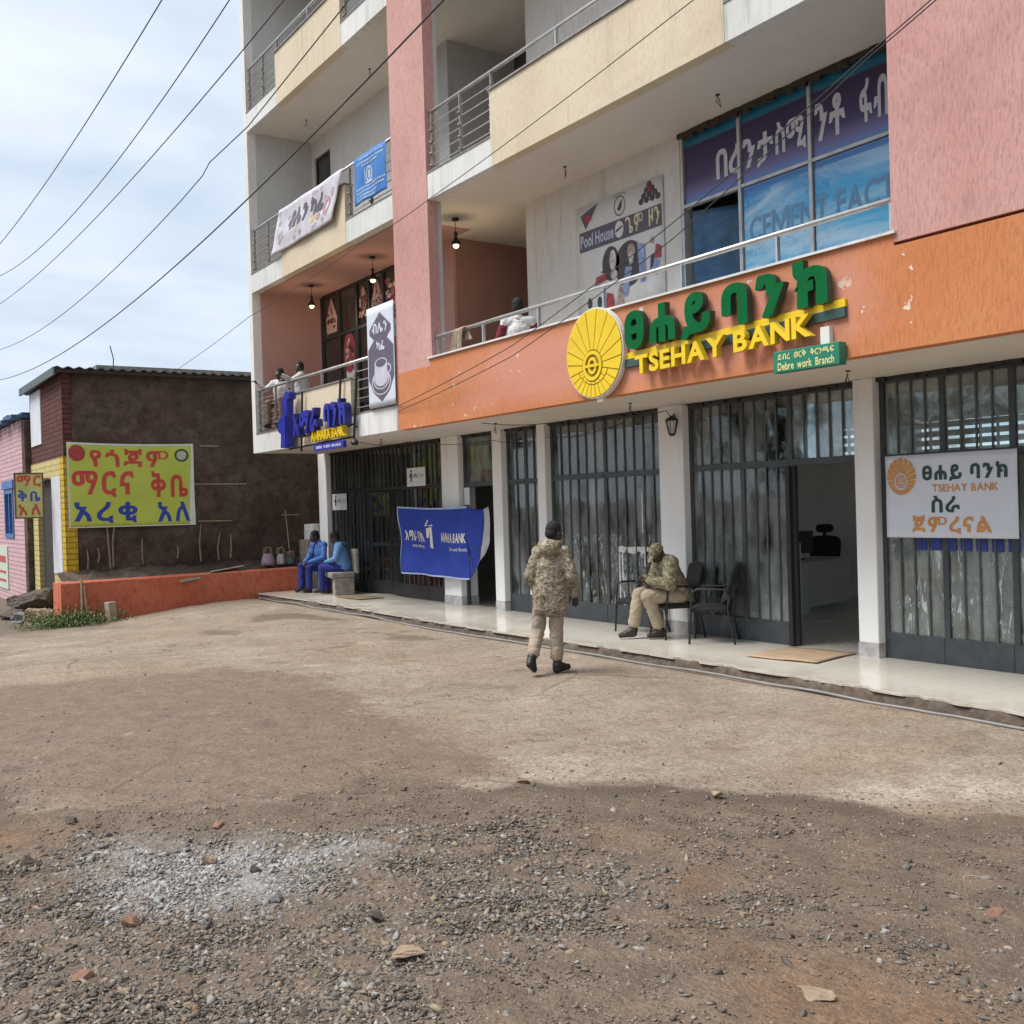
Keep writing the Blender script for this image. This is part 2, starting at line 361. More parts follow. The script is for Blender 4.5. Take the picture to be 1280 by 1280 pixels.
def zones(X, Y):
    wob = (fbm(X*1.3, Y*1.3, 5, 3)-.5)*.75
    a = (X+Y)/1.41421; b = (Y-X)/1.41421
    gb = np.interp(a, _a, _b)-b                       # metres inside the gravel side
    c01 = lambda q: np.clip(q, 0, 1)
    gravel = c01((gb+wob*.45)/1.2+.5)
    edge = c01(1-np.abs(gb+wob*.45-.16)/.5)*npS((fbm(X*.7, Y*.7, 3, 51)-.36)/.2)
    brown = c01((pdist(X, Y, BROWN)+wob*1.2)/2.0+.5)
    lime = c01((pdist(X, Y, LIME)+wob*1.2)/1.4+.4)
    red = np.zeros(X.shape)
    for P in RED: red = np.maximum(red, c01((pdist(X, Y, P)+wob*1.1)/1.6+.45))
    street = npS((-X-19.2)/2.2+wob)*npS((4.9-Y)/.9+wob)
    pale = npS((pdist(X, Y, PALE)+wob*1.2)/.6+.35)
    stain = np.zeros(X.shape)
    for P in STAIN: stain = np.maximum(stain, c01((pdist(X, Y, P)+wob*.9)/.9+.45))
    return gravel, edge, brown, lime, red, street, gb, pale, stain
def axis(lo, hi, step, far):
    m = np.arange(lo, hi+1e-6, step); o = []; s = step; x = hi
    while x < far: s *= 1.5; x += s; o.append(x)
    p = []; s = step; x = lo
    while x > -far: s *= 1.5; x -= s; p.append(x)
    return np.concatenate([p[::-1], m, o])
gx = axis(-24, .5, .05, 600); gy = axis(-2, 8.2, .05, 600)
GX, GY = np.meshgrid(gx, gy)
GZ = gz(GX, GY)+(fbm(GX*.9, GY*.9, 3, 11)-.5)*.05*(np.abs(GX) < 60)*(GY < 7.6)
z_ = zones(GX, GY)
GZ += (fbm(GX*2.6, GY*2.6, 4, 71)-.5)*.035*(np.abs(GX) < 30)*npS((7.5-GY)/.6)
GZ += (fbm(GX*7, GY*7, 3, 5)-.5)*.022*npS(z_[0]*4-1.5)*(np.abs(GX) < 30)
GZ = np.where(GY > 7.75, .02, GZ)
nvx = len(gx); V = np.stack([GX, GY, GZ], -1).reshape(-1, 3)
ii = np.arange(len(gy)-1)[:, None]*nvx+np.arange(nvx-1)[None]
F = np.stack([ii, ii+1, ii+1+nvx, ii+nvx], -1).reshape(-1, 4)
me = bpy.data.meshes.new('ground'); me.vertices.add(len(V)); me.vertices.foreach_set('co', V.ravel())
me.loops.add(F.size); me.loops.foreach_set('vertex_index', F.ravel()); me.polygons.add(len(F))
me.polygons.foreach_set('loop_start', np.arange(0, F.size, 4)); me.polygons.foreach_set('use_smooth', np.ones(len(F), bool))
me.update(); me.validate()
for nm, arr in zip(('gravel', 'lip', 'brown', 'lime', 'red', 'street', 'pale', 'stain'), z_[:6]+z_[7:]):
    at = me.attributes.new(nm, 'FLOAT', 'POINT'); at.data.foreach_set('value', arr.ravel().astype(np.float32))
g = NT('dirt_ground')
A = {k: g.attr(k)[2] for k in ('gravel', 'lip', 'brown', 'lime', 'red', 'street', 'pale', 'stain')}
rag = g.math('ADD', g.math('MULTIPLY', g.math('SUBTRACT', g.noise(5, 8, .68), .5), .55), g.math('MULTIPLY', g.math('SUBTRACT', g.noise(26, 5, .7), .5), .22))
def thr(k, amt, lo, hi): A[k] = g.ramp(g.math('ADD', A[k], g.math('MULTIPLY', rag, amt)), lo, hi)
thr('gravel', .85, .45, .56); thr('lip', 1.0, .35, .9); thr('brown', 1.1, .40, .62); thr('lime', 1.3, .38, .75); thr('red', 1.1, .40, .72); thr('pale', .9, .35, .85); thr('stain', 1.2, .42, .66)
nb = g.noise(.8, 6, .6); nm_ = g.noise(4.5, 6, .65); nf = g.noise(38, 5, .7); nff = g.noise(150, 3, .7)
streak = g.noise(2.2, 6, .6, g.n('ShaderNodeMapping', {0: g.pos(), 'Rotation': (0, 0, R(38)), 'Scale': (1.5, .7, 1)}).outputs[0])
beige = g.mix(g.ramp(nb, .34, .66), (.325, .258, .192), (.43, .356, .282))
beige = g.mix(g.math('MULTIPLY', g.ramp(streak, .52, .66), .45), beige, (.23, .168, .112))
beige = g.mix(g.math('MULTIPLY', g.ramp(g.noise(1.5, 5, .6), .58, .7), .7), beige, (.54, .46, .37))
beige = g.mix(g.math('MULTIPLY', g.ramp(g.noise(.45, 4, .55, g.map((1, 1, 1), None, (3, 5, 0))), .5, .66), .45), beige, (.37, .255, .17))
brown = g.mix(g.ramp(nm_, .35, .65), (.20, .143, .105), (.275, .203, .155))
beige = g.mix(g.math('MULTIPLY', A['pale'], g.ramp(nm_, .35, .6, (.2,)*3, (.85,)*3)), beige, (.55, .48, .40))
c = g.mix(g.math('MULTIPLY', A['brown'], .92), beige, brown)
c = g.mix(g.math('MULTIPLY', A['stain'], .75), c, (.15, .112, .085))
c = g.mix(g.math('MULTIPLY', g.ramp(g.noise(1.1, 7, .68, g.map((1, 1, 1), None, (9, 2, 0))), .60, .66), .7), c, (.17, .128, .098))
c = g.mix(g.math('MULTIPLY', g.ramp(g.noise(3.3, 7, .7, g.map((1, 1, 1), None, (4, 12, 0))), .62, .70), .6), c, (.55, .47, .385))
grav = g.mix(g.ramp(nm_, .35, .65), (.15, .110, .080), (.24, .180, .132))
c = g.mix(A['gravel'], c, grav)
c = g.mix(g.math('MULTIPLY', A['lip'], .6), c, (.095, .074, .061))
red = g.mix(g.ramp(nm_, .35, .65), (.20, .118, .068), (.285, .178, .108))
c = g.mix(g.math('MULTIPLY', A['red'], .85), c, red)
c = g.mix(g.math('MULTIPLY', A['lime'], g.ramp(nm_, .35, .6, (.25,)*3, (.85,)*3)), c, (.40, .40, .39))
c = g.mix(g.math('MULTIPLY', A['street'], .8), c, (.12, .092, .074))
c = g.mix(g.ramp(nf, .34, .58, (.62,)*3, (0,)*3), c, (.085, .062, .045))
c = g.mix(g.ramp(g.noise(14, 6, .7), .3, .55, (.45,)*3, (0,)*3), c, (.11, .08, .06))
c = g.mix(g.math('MULTIPLY', g.ramp(nff, .58, .68), .5), c, (.48, .42, .35))
crack = g.ramp(g.voro(1.1, g.n('ShaderNodeMix', {0: .35, 4: g.pos(), 5: g.n('ShaderNodeTexNoise', {'Scale': 2.5, 'Detail': 4}).outputs[1]}, data_type='VECTOR').outputs[1], 'DISTANCE_TO_EDGE'), 0, .02, (1,)*3, (0,)*3)
c = g.mix(g.math('MULTIPLY', g.math('MULTIPLY', crack, g.ramp(g.noise(.5, 3), .52, .62)), g.math('SUBTRACT', .6, A['gravel'], clamp=True)), c, (.10, .075, .055))
g.col(c); g.p(Roughness=.95, Specular_IOR_Level=.2)
peb = g.math('MULTIPLY', g.math('SUBTRACT', 1, g.voro(55)), A['gravel'])
hgt = g.math('ADD', g.math('ADD', g.math('MULTIPLY', nf, .8), g.math('MULTIPLY', nff, .15)), g.math('ADD', g.math('MULTIPLY', peb, .25), g.math('MULTIPLY', nm_, 1.6)))
g.bump(hgt, .9, .022)
me.materials.append(g.m)
go = bpy.data.objects.new('ground', me); COL.objects.link(go); tag(go, 'bare trodden dirt yard with dusty beige, brown and dark gravelly areas', 'ground', kind='structure')

# loose crushed stone: uncountable
def rock_unit(seed, sub=1):
    r = np.random.default_rng(seed); bm = bmesh.new(); bmesh.ops.create_icosphere(bm, subdivisions=sub, radius=1)
    v = np.array([p.co for p in bm.verts]); f = np.array([[p.index for p in q.verts] for q in bm.faces]); bm.free()
    for _ in range(11):      # chop with random planes for broken faces
        n = r.normal(size=3); n /= np.linalg.norm(n); d = r.uniform(.38, .75)
        k = v@n; v = v-np.outer(np.maximum(k-d, 0), n)
    return v*(1+r.normal(size=v.shape)*.05), f
def chip(seed):
    r = np.random.default_rng(seed); v = np.array([(x, y, z) for z in (-1, 1) for y in (-1, 1) for x in (-1, 1)], float)*.75
    v = v*r.uniform(.55, 1.15, v.shape)+r.normal(size=v.shape)*.10; v[4:, :2] *= r.uniform(.5, .95); v[:, 0] += v[:, 1]*r.normal()*.3
    q = [(0, 2, 3, 1), (4, 5, 7, 6), (0, 1, 5, 4), (1, 3, 7, 5), (3, 2, 6, 7), (2, 0, 4, 6)]
    return v, np.array([t for a, b, c, d in q for t in ((a, b, c), (a, c, d))])
units = [rock_unit(100+i, 1) for i in range(5)]+[chip(500+i) for i in range(16)]
stone = NT('crushed_stone'); sa = stone.attr('tone')[2]
cs = stone.n('ShaderNodeValToRGB', {0: sa}); e = cs.color_ramp.elements; cs.color_ramp.interpolation = 'LINEAR'
e[0].position = 0; e[0].color = (.085, .073, .060, 1); e[1].position = 1; e[1].color = (.40, .39, .37, 1)
for pz, cc in ((.3, (.165, .148, .128)), (.55, (.255, .232, .200)), (.7, (.24, .165, .11)), (.82, (.34, .265, .18)), (.9, (.33, .305, .265))):
    q = e.new(pz); q.color = (*cc, 1)
cst = stone.mix(g.math and stone.ramp(stone.noise(45, 4), .3, .7, (.45,)*3, (0,)*3), cs.outputs[0], (.075, .058, .047))
limef = stone.attr('lime')[2]
stone.col(stone.mix(stone.math('MULTIPLY', limef, stone.ramp(stone.noise(30, 3), .35, .6, (.1,)*3, (.8,)*3)), cst, (.43, .43, .43)))
stone.p(Roughness=.9, Specular_IOR_Level=.25); stone.bump(stone.noise(120, 4), .4, .004)
def scatter(name, n, fn_weight, size, seed, xr, yr, tones, label):
    r = np.random.default_rng(seed)
    X = r.uniform(*xr, n*14); Y = r.uniform(*yr, n*14)
    dist = np.hypot(X, Y); wgt = fn_weight(X, Y)*np.clip(4.2/np.maximum(dist, 2), 0, 1)**1.4
    k = np.nonzero(r.random(len(X)) < wgt)[0][:n]; X, Y = X[k], Y[k]
    Vs = []; Fs = []; T = []; L = []; base = 0
    lim = npS((zones(X, Y)[3]-.3)/.45); Zg = gz(X, Y)+(fbm(X*.9, Y*.9, 3, 11)-.5)*.05+(fbm(X*2.6, Y*2.6, 4, 71)-.5)*.035*npS((7.5-Y)/.6)
    sz = size[0]*np.exp(r.normal(size=len(X))*size[1]); sz = np.clip(sz, size[2], size[3])
    tn = tones(r, X, Y)
    for i in range(len(X)):
        v, f = units[r.integers(len(units))]
        sc = sz[i]*np.array([r.uniform(.8, 1.35), r.uniform(.55, 1), r.uniform(.18, .5)])
        m = np.array(Euler((r.normal()*.42, r.normal()*.42, r.uniform(0, 6.28))).to_matrix())
        Vs.append((v*sc)@m.T+[X[i], Y[i], Zg[i]+sz[i]*.16]); Fs.append(f+base); base += len(v)
        T.append(np.full(len(v), tn[i])); L.append(np.full(len(v), lim[i]))
    Vs = np.concatenate(Vs); Fs = np.concatenate(Fs)
    m = bpy.data.meshes.new(name); m.vertices.add(len(Vs)); m.vertices.foreach_set('co', Vs.ravel())
    m.loops.add(Fs.size); m.loops.foreach_set('vertex_index', Fs.ravel().astype(np.int32)); m.polygons.add(len(Fs))
    m.polygons.foreach_set('loop_start', np.arange(0, Fs.size, 3)); m.update(); m.validate()
    for nm, a in (('tone', T), ('lime', L)):
        at = m.attributes.new(nm, 'FLOAT', 'POINT'); at.data.foreach_set('value', np.concatenate(a).astype(np.float32))
    m.materials.append(stone.m); o = bpy.data.objects.new(name, m); COL.objects.link(o); tag(o, label, 'gravel', kind='stuff'); return o
def w_gravel(X, Y):
    gr, ed, br, li, re, st, gb, pa, sn = zones(X, Y); gr = npS((gr-.44)/.14); li = npS((li-.3)/.4); re = npS((re-.35)/.35)
    cl = npS((fbm(X*.8, Y*.8, 4, 21)-.40)/.22)
    near = npS((gb-.35)/.9)
    return gr*(.10+.90*near*cl)*(1-.9*re)+.8*gr*li
def tones_g(r, X, Y):
    t = r.random(len(X)); return np.where(t < .66, r.uniform(0, .62, len(X)), r.uniform(.58, 1, len(X)))
scatter('gravel', 80000, w_gravel, (.0083, .48, .0032, .028), 5, (-9.5, .3), (-.6, 7.2), tones_g, 'loose grey crushed stone spread over the near part of the yard')
def w_fine(X, Y):
    gr, ed, br, li, re, st, gb, pa, sn = zones(X, Y)
    return npS((gb+.25)/.5)*(.35+.65*npS((fbm(X*1.5, Y*1.5, 4, 61)-.38)/.25))*(1-.75*npS((re-.35)/.35))
scatter('fine_gravel', 70000, w_fine, (.0042, .35, .002, .009), 15, (-9.5, .3), (-.6, 7.2), tones_g, 'fine grey and tan grit between the bigger stones of the yard')
def w_sparse(X, Y):
    gr, ed, br, li, re, st, gb, pa, sn = zones(X, Y); gr = npS((gr-.44)/.14); li = npS((li-.3)/.4); re = npS((re-.35)/.35)
    return .5*npS((gb+.9)/.9)*(1-gr)+(1-gr)*.16*(.3+.7*(fbm(X*1.2, Y*1.2, 3, 31) > .5))*(Y < 7.5)
scatter('small_pebbles', 6500, w_sparse, (.0075, .45, .004, .022), 6, (-17, 0), (-.5, 7.5), lambda r, X, Y: r.uniform(.2, 1, len(X)), 'scattered small pebbles on the dusty beige dirt')
# dry straw bits and splinters
st = MB(); r = np.random.default_rng(9)
for _ in range(110):
    x, y = r.uniform(-8, -.5), r.uniform(0, 6.5)
    if np.hypot(x, y) > 8: continue
    z = float(gz(np.array(x), np.array(y)))+.018; a = r.uniform(0, 6.28); l = r.uniform(.012, .04)
    dx, dy = math.cos(a)*l, math.sin(a)*l; b = r.normal()*.01
    st.tube([(x-dx, y-dy, z), (x+b*.2, y+b*.2, z+.003), (x+dx, y+dy, z)], r.uniform(.0009, .0018), 4)
tag(st.build('straw_litter', plain('dry_straw', (.42, .33, .21), .9, 0, .3, 30)), 'pale straw bits and splinters littering the gravel', 'litter', kind='stuff')

# larger stones, each its own thing
rock_m = [plain('dark_brown_stone', (.10, .075, .06), .95, 0, .3, 18, .01), plain('reddish_stone', (.23, .125, .085), .95, 0, .25, 18, .01), plain('tan_stone', (.30, .22, .15), .95, 0, .25, 18, .01), plain('grey_stone', (.17, .165, .16), .9, 0, .25, 18, .01)]
def big_rock(x, y, s, sq, m, label, seed, rz=0, sub=3, name='stone', group=None, z=None):
    v, f = rock_unit(seed, sub); v = v*np.array([s, s*.75, s*sq])
    v = v+(rng.random(v.shape)-.5)*s*.03
    mb = MB(); mb.add(v, f); z = float(gz(np.array(x), np.array(y))) if z is None else z
    o = mb.build(name, m); o.location = (x, y, z+s*sq*.45); o.rotation_euler = (0, 0, rz); return tag(o, label, 'stone', group)
RK = [(-6.08, 1.10, .055, .55, 0, 'small dark brown stone at the upper left rim of the gravel'),
 (-5.50, .80, .075, .45, 0, 'flat dark brown stone at the left edge of the photo beside the pale limed gravel'),
 (-5.45, 1.72, .05, .7, 1, 'round reddish brown stone just below the edge of the brown dirt'),
 (-3.99, .75, .05, .6, 1, 'rusty red stone low in the left corner of the gravel'),
 (-4.95, 1.51, .05, .7, 2, 'tan rounded stone in the middle of the pale limed gravel'),
 (-4.69, 1.65, .045, .6, 0, 'dark pebble-like stone right of the tan stone on limed gravel'),
 (-4.43, 1.03, .045, .7, 1, 'dull brown stone at the lower rim of the pale limed gravel'),
 (-4.30, 1.60, .042, .7, 3, 'grey rounded stone at the right lower rim of limed gravel'),
 (-3.46, 1.78, .085, .25, 2, 'flat tan slab of stone lying left of the bare reddish dirt'),
 (-3.85, 1.86, .05, .5, 0, 'dark wedge of stone behind the flat tan slab'),
 (-2.34, 2.75, .085, .35, 2, 'brown clod at the bottom edge of the reddish bare dirt'),
 (-2.46, 4.03, .06, .4, 1, 'flat reddish stone on the dark gravel at the right'),
 (-4.55, 4.50, .055, .4, 2, 'thin pale chip of stone on the dark lip of the dirt'),
 (-5.35, 3.62, .05, .4, 1, 'reddish flat stone on the lip of the dirt, left of the pale chip')]
for i, (x, y, s, q, m, lb) in enumerate(RK): big_rock(x, y, s, q, rock_m[m], lb, 300+i, i*1.3)
# ------------------------------------------------------------------ building
WORLDROOT = set()
def root(name, loc, label, cat, group=None):
    o = empty(name, loc, 0, label, cat, group); WORLDROOT.add(o.name); return o
def attach(o, parent):
    if parent is None: return o
    o.parent = parent
    if parent.name in WORLDROOT: o.location = -parent.location
    return o
_b0 = MB.build
def _build(s, name, mat, parent=None, bevel=0, smooth=False, loc=None):
    o = _b0(s, name, mat, None, bevel, smooth, loc); return attach(o, parent)
MB.build = _build
def flat(mb, name, mat, parent):
    me = bpy.data.meshes.new(name); me.from_pydata(mb.v, [], mb.f)
    for m in (mat if isinstance(mat, (list, tuple)) else [mat]): me.materials.append(m)
    if any(mb.mi): me.polygons.foreach_set('material_index', mb.mi)
    o = bpy.data.objects.new(name, me); COL.objects.link(o); return attach(o, parent)

# porch: tiled floor on a rough concrete edge
tile = NT('porch_tiles'); px, py, pz = tile.xyz()
def joint(c, s): return tile.math('LESS_THAN', tile.math('ABSOLUTE', tile.math('SUBTRACT', tile.math('FRACT', tile.math('DIVIDE', c, s)), .5)), .0035)
jn = tile.math('MAXIMUM', joint(px, .6), joint(py, .6))
dirt = tile.ramp(tile.noise(1.6, 6, .65), .48, .72)
edge_d = tile.ramp(py, 0, 1)
tc_ = tile.mix(tile.noise(.7, 3), (.58, .53, .45), (.68, .64, .56))
tc_ = tile.mix(tile.math('MAXIMUM', tile.math('MULTIPLY', dirt, .4), tile.math('MULTIPLY', tile.math('SUBTRACT', 8.16, tile.math('ADD', py, tile.math('MULTIPLY', tile.math('SUBTRACT', tile.noise(3, 6, .7), .5), .9)), clamp=True), 1.1)), tc_, (.36, .29, .21))
tile.col(tile.mix(tile.math('MULTIPLY', jn, .8), tc_, (.33, .29, .24)))
tile.p(Roughness=tile.ramp(dirt, 0, 1, (.14,)*3, (.38,)*3), Specular_IOR_Level=.5)
MAT['tile'] = tile.m
riser = NT('rough_porch_edge'); rn = riser.noise(11, 6, .7); rb = riser.noise(1.1, 4)
riser.col(riser.mix(riser.ramp(rn, .35, .65), riser.mix(riser.ramp(rb, .45, .6), (.15, .115, .09), (.21, .165, .13)), (.085, .06, .048)))
riser.p(Roughness=.95, Specular_IOR_Level=.2); riser.bump(rn, .9, .03); MAT['riser'] = riser.m
def edge_y(x): return 7.80+.05*math.sin(x*.6)+.035*(fbm(np.array(x*2.3), np.array(0.), 4, 2)-.5)
pv = MB(); xs = np.arange(-21.35, 3.01, .06); n = len(xs)
for k, (y, z) in enumerate(((0, .15), (16, .15), (0, .128))):
    pass
vs = []
for x in xs:
    e_ = float(edge_y(x)); ch = .06*max(0, float(fbm(np.array(x*5.3), np.array(4.), 5, 8))-.52)/.2
    vs += [(x, e_-.03+ch, .126), (x, e_-.03+ch, .148), (x, e_-.02+ch, .15), (x, 9.3, .15), (x, 15.4, .15), (x, 15.4, .1)]
pv.add(vs, [(i*6+k, i*6+k+1, (i+1)*6+k+1, (i+1)*6+k) for i in range(n-1) for k in range(5)])
pf = pv.build('pavement', MAT['tile']); tag(pf, 'glossy cream tiled porch floor along the shopfronts', 'pavement', kind='structure')
rs = MB(); vs = []
for x in xs:
    e_ = float(edge_y(x)); j = [.02*(float(fbm(np.array(x*6.), np.array(q*1.7), 3, 4))-.5) for q in range(4)]
    vs += [(x, e_-.05+j[0]-.02, -.12), (x, e_-.02+j[1]-.015, .03), (x, e_+j[2]-.01, .09), (x, e_+.0, .127), (x, e_+.5, .127)]
rs.add(vs, [(i*5+k, i*5+k+1, (i+1)*5+k+1, (i+1)*5+k) for i in range(n-1) for k in range(4)])
kerb = rs.build('porch_kerb', MAT['riser'], smooth=True); tag(kerb, 'rough brown concrete edge under the porch tiles', 'kerb', kind='structure')

BB = root('bank_building', (-9, 7.7, 0), 'pink, orange and cream multi-storey building with open balconies above glazed shopfronts', 'building')
YF, YB, YD = 7.68, 9.12, 9.38
Z1, Z2, Z3, ZR = (3.12, 3.51), (6.46, 6.85), (9.82, 10.21), (13.2, 13.6)
XL, XR = -21.1, 3.0
# side wall with its fin edge
box('side_wall', MAT['white_wall'], BB, XL, -20.9, YF, 16, Z1[0], ZR[0])
MB().box(XL, -20.9, 9.63, 16, .0, Z1[0]-.002).build('side_wall', MAT['white_wall'], BB)
MB().box(XL+.2, XR, 15.5, 16, 0, 2.3).box(XL+.2, XR, 15.5, 16, 3.121, ZR[0]).build('rear_wall', MAT['grey_wall'], BB)  # gap left in the unseen rear wall so sky lights the louvres
MB().box(XR, XR+.2, YF, 9.6, 0, ZR[0]).box(XR, XR+.2, 14.4, 16, 0, ZR[0]).box(XR, XR+.2, 9.6, 14.4, 3.0, ZR[0]).build('side_wall', MAT['pink'], BB)  # unseen end left open, added to bring daylight into the bank hall
box('roof', MAT['slab_white'], BB, XL, XR+.2, YF, 16, *ZR)
for z0, z1 in (Z1, Z2, Z3):
    mb = MB().box(-20.898, XR-.002, YF+.03, 15.498, z0, z1)
    mb.build('floor_slab', MAT['soffit'], BB)
# balcony front edge strips and parapets between the piers
def front(x0, x1, cx0, cx1, z, par=.62, mat='cream', first=True):
    z0 = z-.004
    for a, b in ((x0, cx0), (cx1, x1)):
        if b-a > .05:
            box('slab_edge', MAT['slab_white'], BB, a, b, YF, YF+.16, z0, z+.385)
            box('edge_trim', MAT['rust_steel'], BB, a, b, YF-.012, YF+.17, z+.386, z+.402)
    box('parapet', MAT[mat], BB, cx0, cx1, YF-.006, YF+.15, z0-.004, z+.385+par)
    box('parapet_coping', MAT['rust_steel'] if mat == 'cream' else MAT['slab_white'], BB, cx0-.02, cx1+.02, YF-.03, YF+.17, z+.387+par, z+.41+par)
front(-20.9, -14.5, -18.95, -16.25, Z1[0])
front(-20.9, -14.5, -19.2, -16.25, Z2[0])
front(-20.9, -14.5, -19.22, -16.22, Z3[0])
front(-13.4, -5.47, -11.65, -7.34, Z2[0])
front(-13.4, -5.47, -11.65, -7.34, Z3[0])
# piers: orange below, pink above
def pier(x0, x1, zt):
    box('pink_pier', MAT['pink'], BB, x0, x1, YF-.012, YF+.16, zt, ZR[0])
    box('pier_flank', MAT['grey_wall'], BB, x0+.02, x1-.012, YF+.16, 7.91, Z1[1], ZR[0])
pier(-14.5, -13.4, 4.0)
box('pink_pier', MAT['pink'], BB, -5.47, XR, YF-.012, YF+.2, 4.03, ZR[0])
box('orange_band', MAT['orange'], BB, -14.5, XR, YF-.016, YF+.15, Z1[0]-.006, 4.0)
box('orange_band', MAT['orange'], BB, -13.44, -5.45, YF-.014, YF+.15, 4.001, 4.10)
box('band_coping', MAT['slab_white'], BB, -13.5, -5.42, YF-.045, YF+.17, 4.101, 4.125)
box('edge_strip', MAT['ceil_pink'], BB, -14.56, -14.501, YF-.02, YF+.2, Z1[0]-.002, 4.6)
# partition between the bays, the stair recess and the upper walls
for k, (z0, z1) in enumerate(((Z1[1], Z2[0]), (Z2[1], Z3[0]), (Z3[1], ZR[0]))):
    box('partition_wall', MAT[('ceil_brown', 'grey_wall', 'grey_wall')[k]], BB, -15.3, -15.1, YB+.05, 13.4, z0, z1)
    box('wall_strip', MAT[('ceil_pink', 'grey_wall', 'grey_wall')[k]], BB, -15.5, -15.095, YB-.01, YB+.045, z0, z1)
# floor 1 back wall right of the recess with its window opening
def wallmat(k): return MAT[k]
mb = MB(); mb.box(-12.93, -9.54, YB, YB+.2, Z1[1], Z2[0]); mb.box(-12.93, -12.73, YB+.2, 13.4, Z1[1], Z2[0]); mb.build('balcony_wall', MAT['white_wall'], BB)
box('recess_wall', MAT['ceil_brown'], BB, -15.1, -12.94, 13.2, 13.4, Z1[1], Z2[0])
mb = MB(); mb.box(-12.79, XR, YB, YB+.2, Z2[1], Z3[0]); mb.box(-12.79, -12.6, YB+.2, 13.4, Z2[1], Z3[0]); mb.build('balcony_wall', MAT['white_wall'], BB)
box('recess_wall', MAT['grey_wall'], BB, -15.1, -12.8, 13.2, 13.4, Z2[1], Z3[0])
box('balcony_wall', MAT['white_wall'], BB, -12.79, XR, YB, YB+.2, Z3[1], ZR[0])
# bay 1 walls: painted pink on floor 1, grey above, with a door
box('wall_lining', MAT['ceil_pink'], BB, -20.899, -20.885, YF+.18, YB, Z1[1], Z2[0])
box('wall_lining', MAT['grey_wall'], BB, -20.899, -20.885, YF+.18, YB, Z2[1], Z3[0])
box('wall_lining', MAT['grey_wall'], BB, -20.899, -20.885, YF+.18, YB, Z3[1], ZR[0])
box('ceiling', MAT['ceil_pink'], BB, -20.885, -14.5, YF+.17, YB-.012, Z2[0]-.012, Z2[0]-.001)
mb = MB(); mb.box(-20.885, -20.78, YB, YB+.2, Z2[1], Z3[0]); mb.box(-19.95, -15.51, YB, YB+.2, Z2[1], Z3[0]); mb.box(-20.78, -19.95, YB, YB+.2, 9.45, Z3[0])
mb.build('balcony_wall', MAT['white_wall'], BB)
box('balcony_wall', MAT['grey_wall'], BB, -20.885, -15.51, YB, YB+.2, Z3[1], ZR[0])
d = MB(); d.box(-20.78, -20.72, YB+.04, YB+.1, Z2[1], 9.45); d.box(-20.0, -19.95, YB+.04, YB+.1, Z2[1], 9.45); d.box(-20.72, -20.0, YB+.04, YB+.1, 9.39, 9.45); d.box(-20.72, -20.0, YB+.04, YB+.1, 8.75, 8.8)
d = d.build('door', MAT['frame_dark'], BB); box('pane', MAT['glass_dark'], d, -20.72, -20.0, YB+.06, YB+.07, Z2[1], 9.39)
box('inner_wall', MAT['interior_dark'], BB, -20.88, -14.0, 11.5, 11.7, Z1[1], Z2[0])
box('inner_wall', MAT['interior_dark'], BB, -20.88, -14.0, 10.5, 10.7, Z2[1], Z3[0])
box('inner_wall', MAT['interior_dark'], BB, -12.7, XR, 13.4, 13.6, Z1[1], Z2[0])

# bay 1, floor 1 window wall: grid with printed treats
wm = MB(); cols = [-20.66, -19.78, -18.94, -18.38, -17.77, -16.9, -16.2, -15.55]; zr = [Z1[1]+.02, 4.05, 5.52, Z2[0]-.03]
for x in cols: wm.box(x-.04, x+.04, YB, YB+.08, zr[0], zr[3])
for z in zr: 
    for a, b in zip(cols, cols[1:]): wm.box(a+.04, b-.04, YB+.005, YB+.075, z-.03, z+.03)
win = wm.build('window', MAT['frame_dark'], BB)
for a, b in zip(cols, cols[1:]):
    for z0, z1 in zip(zr, zr[1:]): box('pane', MAT['glass_dark'], win, a+.04, b-.04, YB+.035, YB+.043, z0+.03, z1-.03)
P_ = dict(dk=plain('dark_plum_print', (.045, .025, .035), .4, 0, .1, 6), mag=plain('berry_print', (.30, .04, .06), .4, 0, .4, 25), pk=plain('pink_cream_print', (.55, .36, .32), .4, 0, .3, 25), br=plain('brown_print', (.22, .10, .06), .4, 0, .5, 25), wh=plain('pale_print', (.62, .58, .55), .4, 0, .1, 9), gd=plain('gold_print', (.45, .30, .13), .4, 0, .4, 18))
def decal(x, z, wd, h, kind):
    fn = lambda u, v: (x+(u-.5)*wd, YB+.030-LV[0], z+v*h); LV = [0]
    mb = MB()
    def put(m, pts): mb.m = m; LV[0] += .0006; poly(mb, fn, pts)
    if kind == 'bowl':
        put(4, discpoly(.5, .12, .3, .12)); put(1, discpoly(.5, .55, .46, .42))
        for _ in range(16): put(random.choice((0, 2, 2, 1, 3)), discpoly(random.uniform(.2, .8), random.uniform(.3, .85), .08, .06, 9))
    elif kind == 'cone':
        put(2, [(.1, 0), (.9, 0), (.95, .4), (.7, .75), (.5, 1), (.3, .75), (.05, .4)]); put(3, [(.15, .3), (.85, .3), (.8, .38), (.2, .38)])
        for _ in range(10): put(random.choice((0, 3, 1)), discpoly(random.uniform(.2, .8), random.uniform(.1, .6), .1, .04, 8))
        put(1, [(.44, .6), (.56, .6), (.5, .95)])
    elif kind == 'pile':
        for _ in range(40): put(random.choice((1, 2, 3, 3, 0)), discpoly(random.uniform(.12, .88), random.uniform(.05, .85), .12, .06, 9))
    else:
        for k in range(5): put(5, [(.05+.2*k, 0), (.12+.2*k, 0), (.2+.2*k, .9), (.1+.2*k, 1)])
    return flat(mb, 'window_print', [P_['dk'], P_['mag'], P_['pk'], P_['br'], P_['wh'], P_['gd']], win)
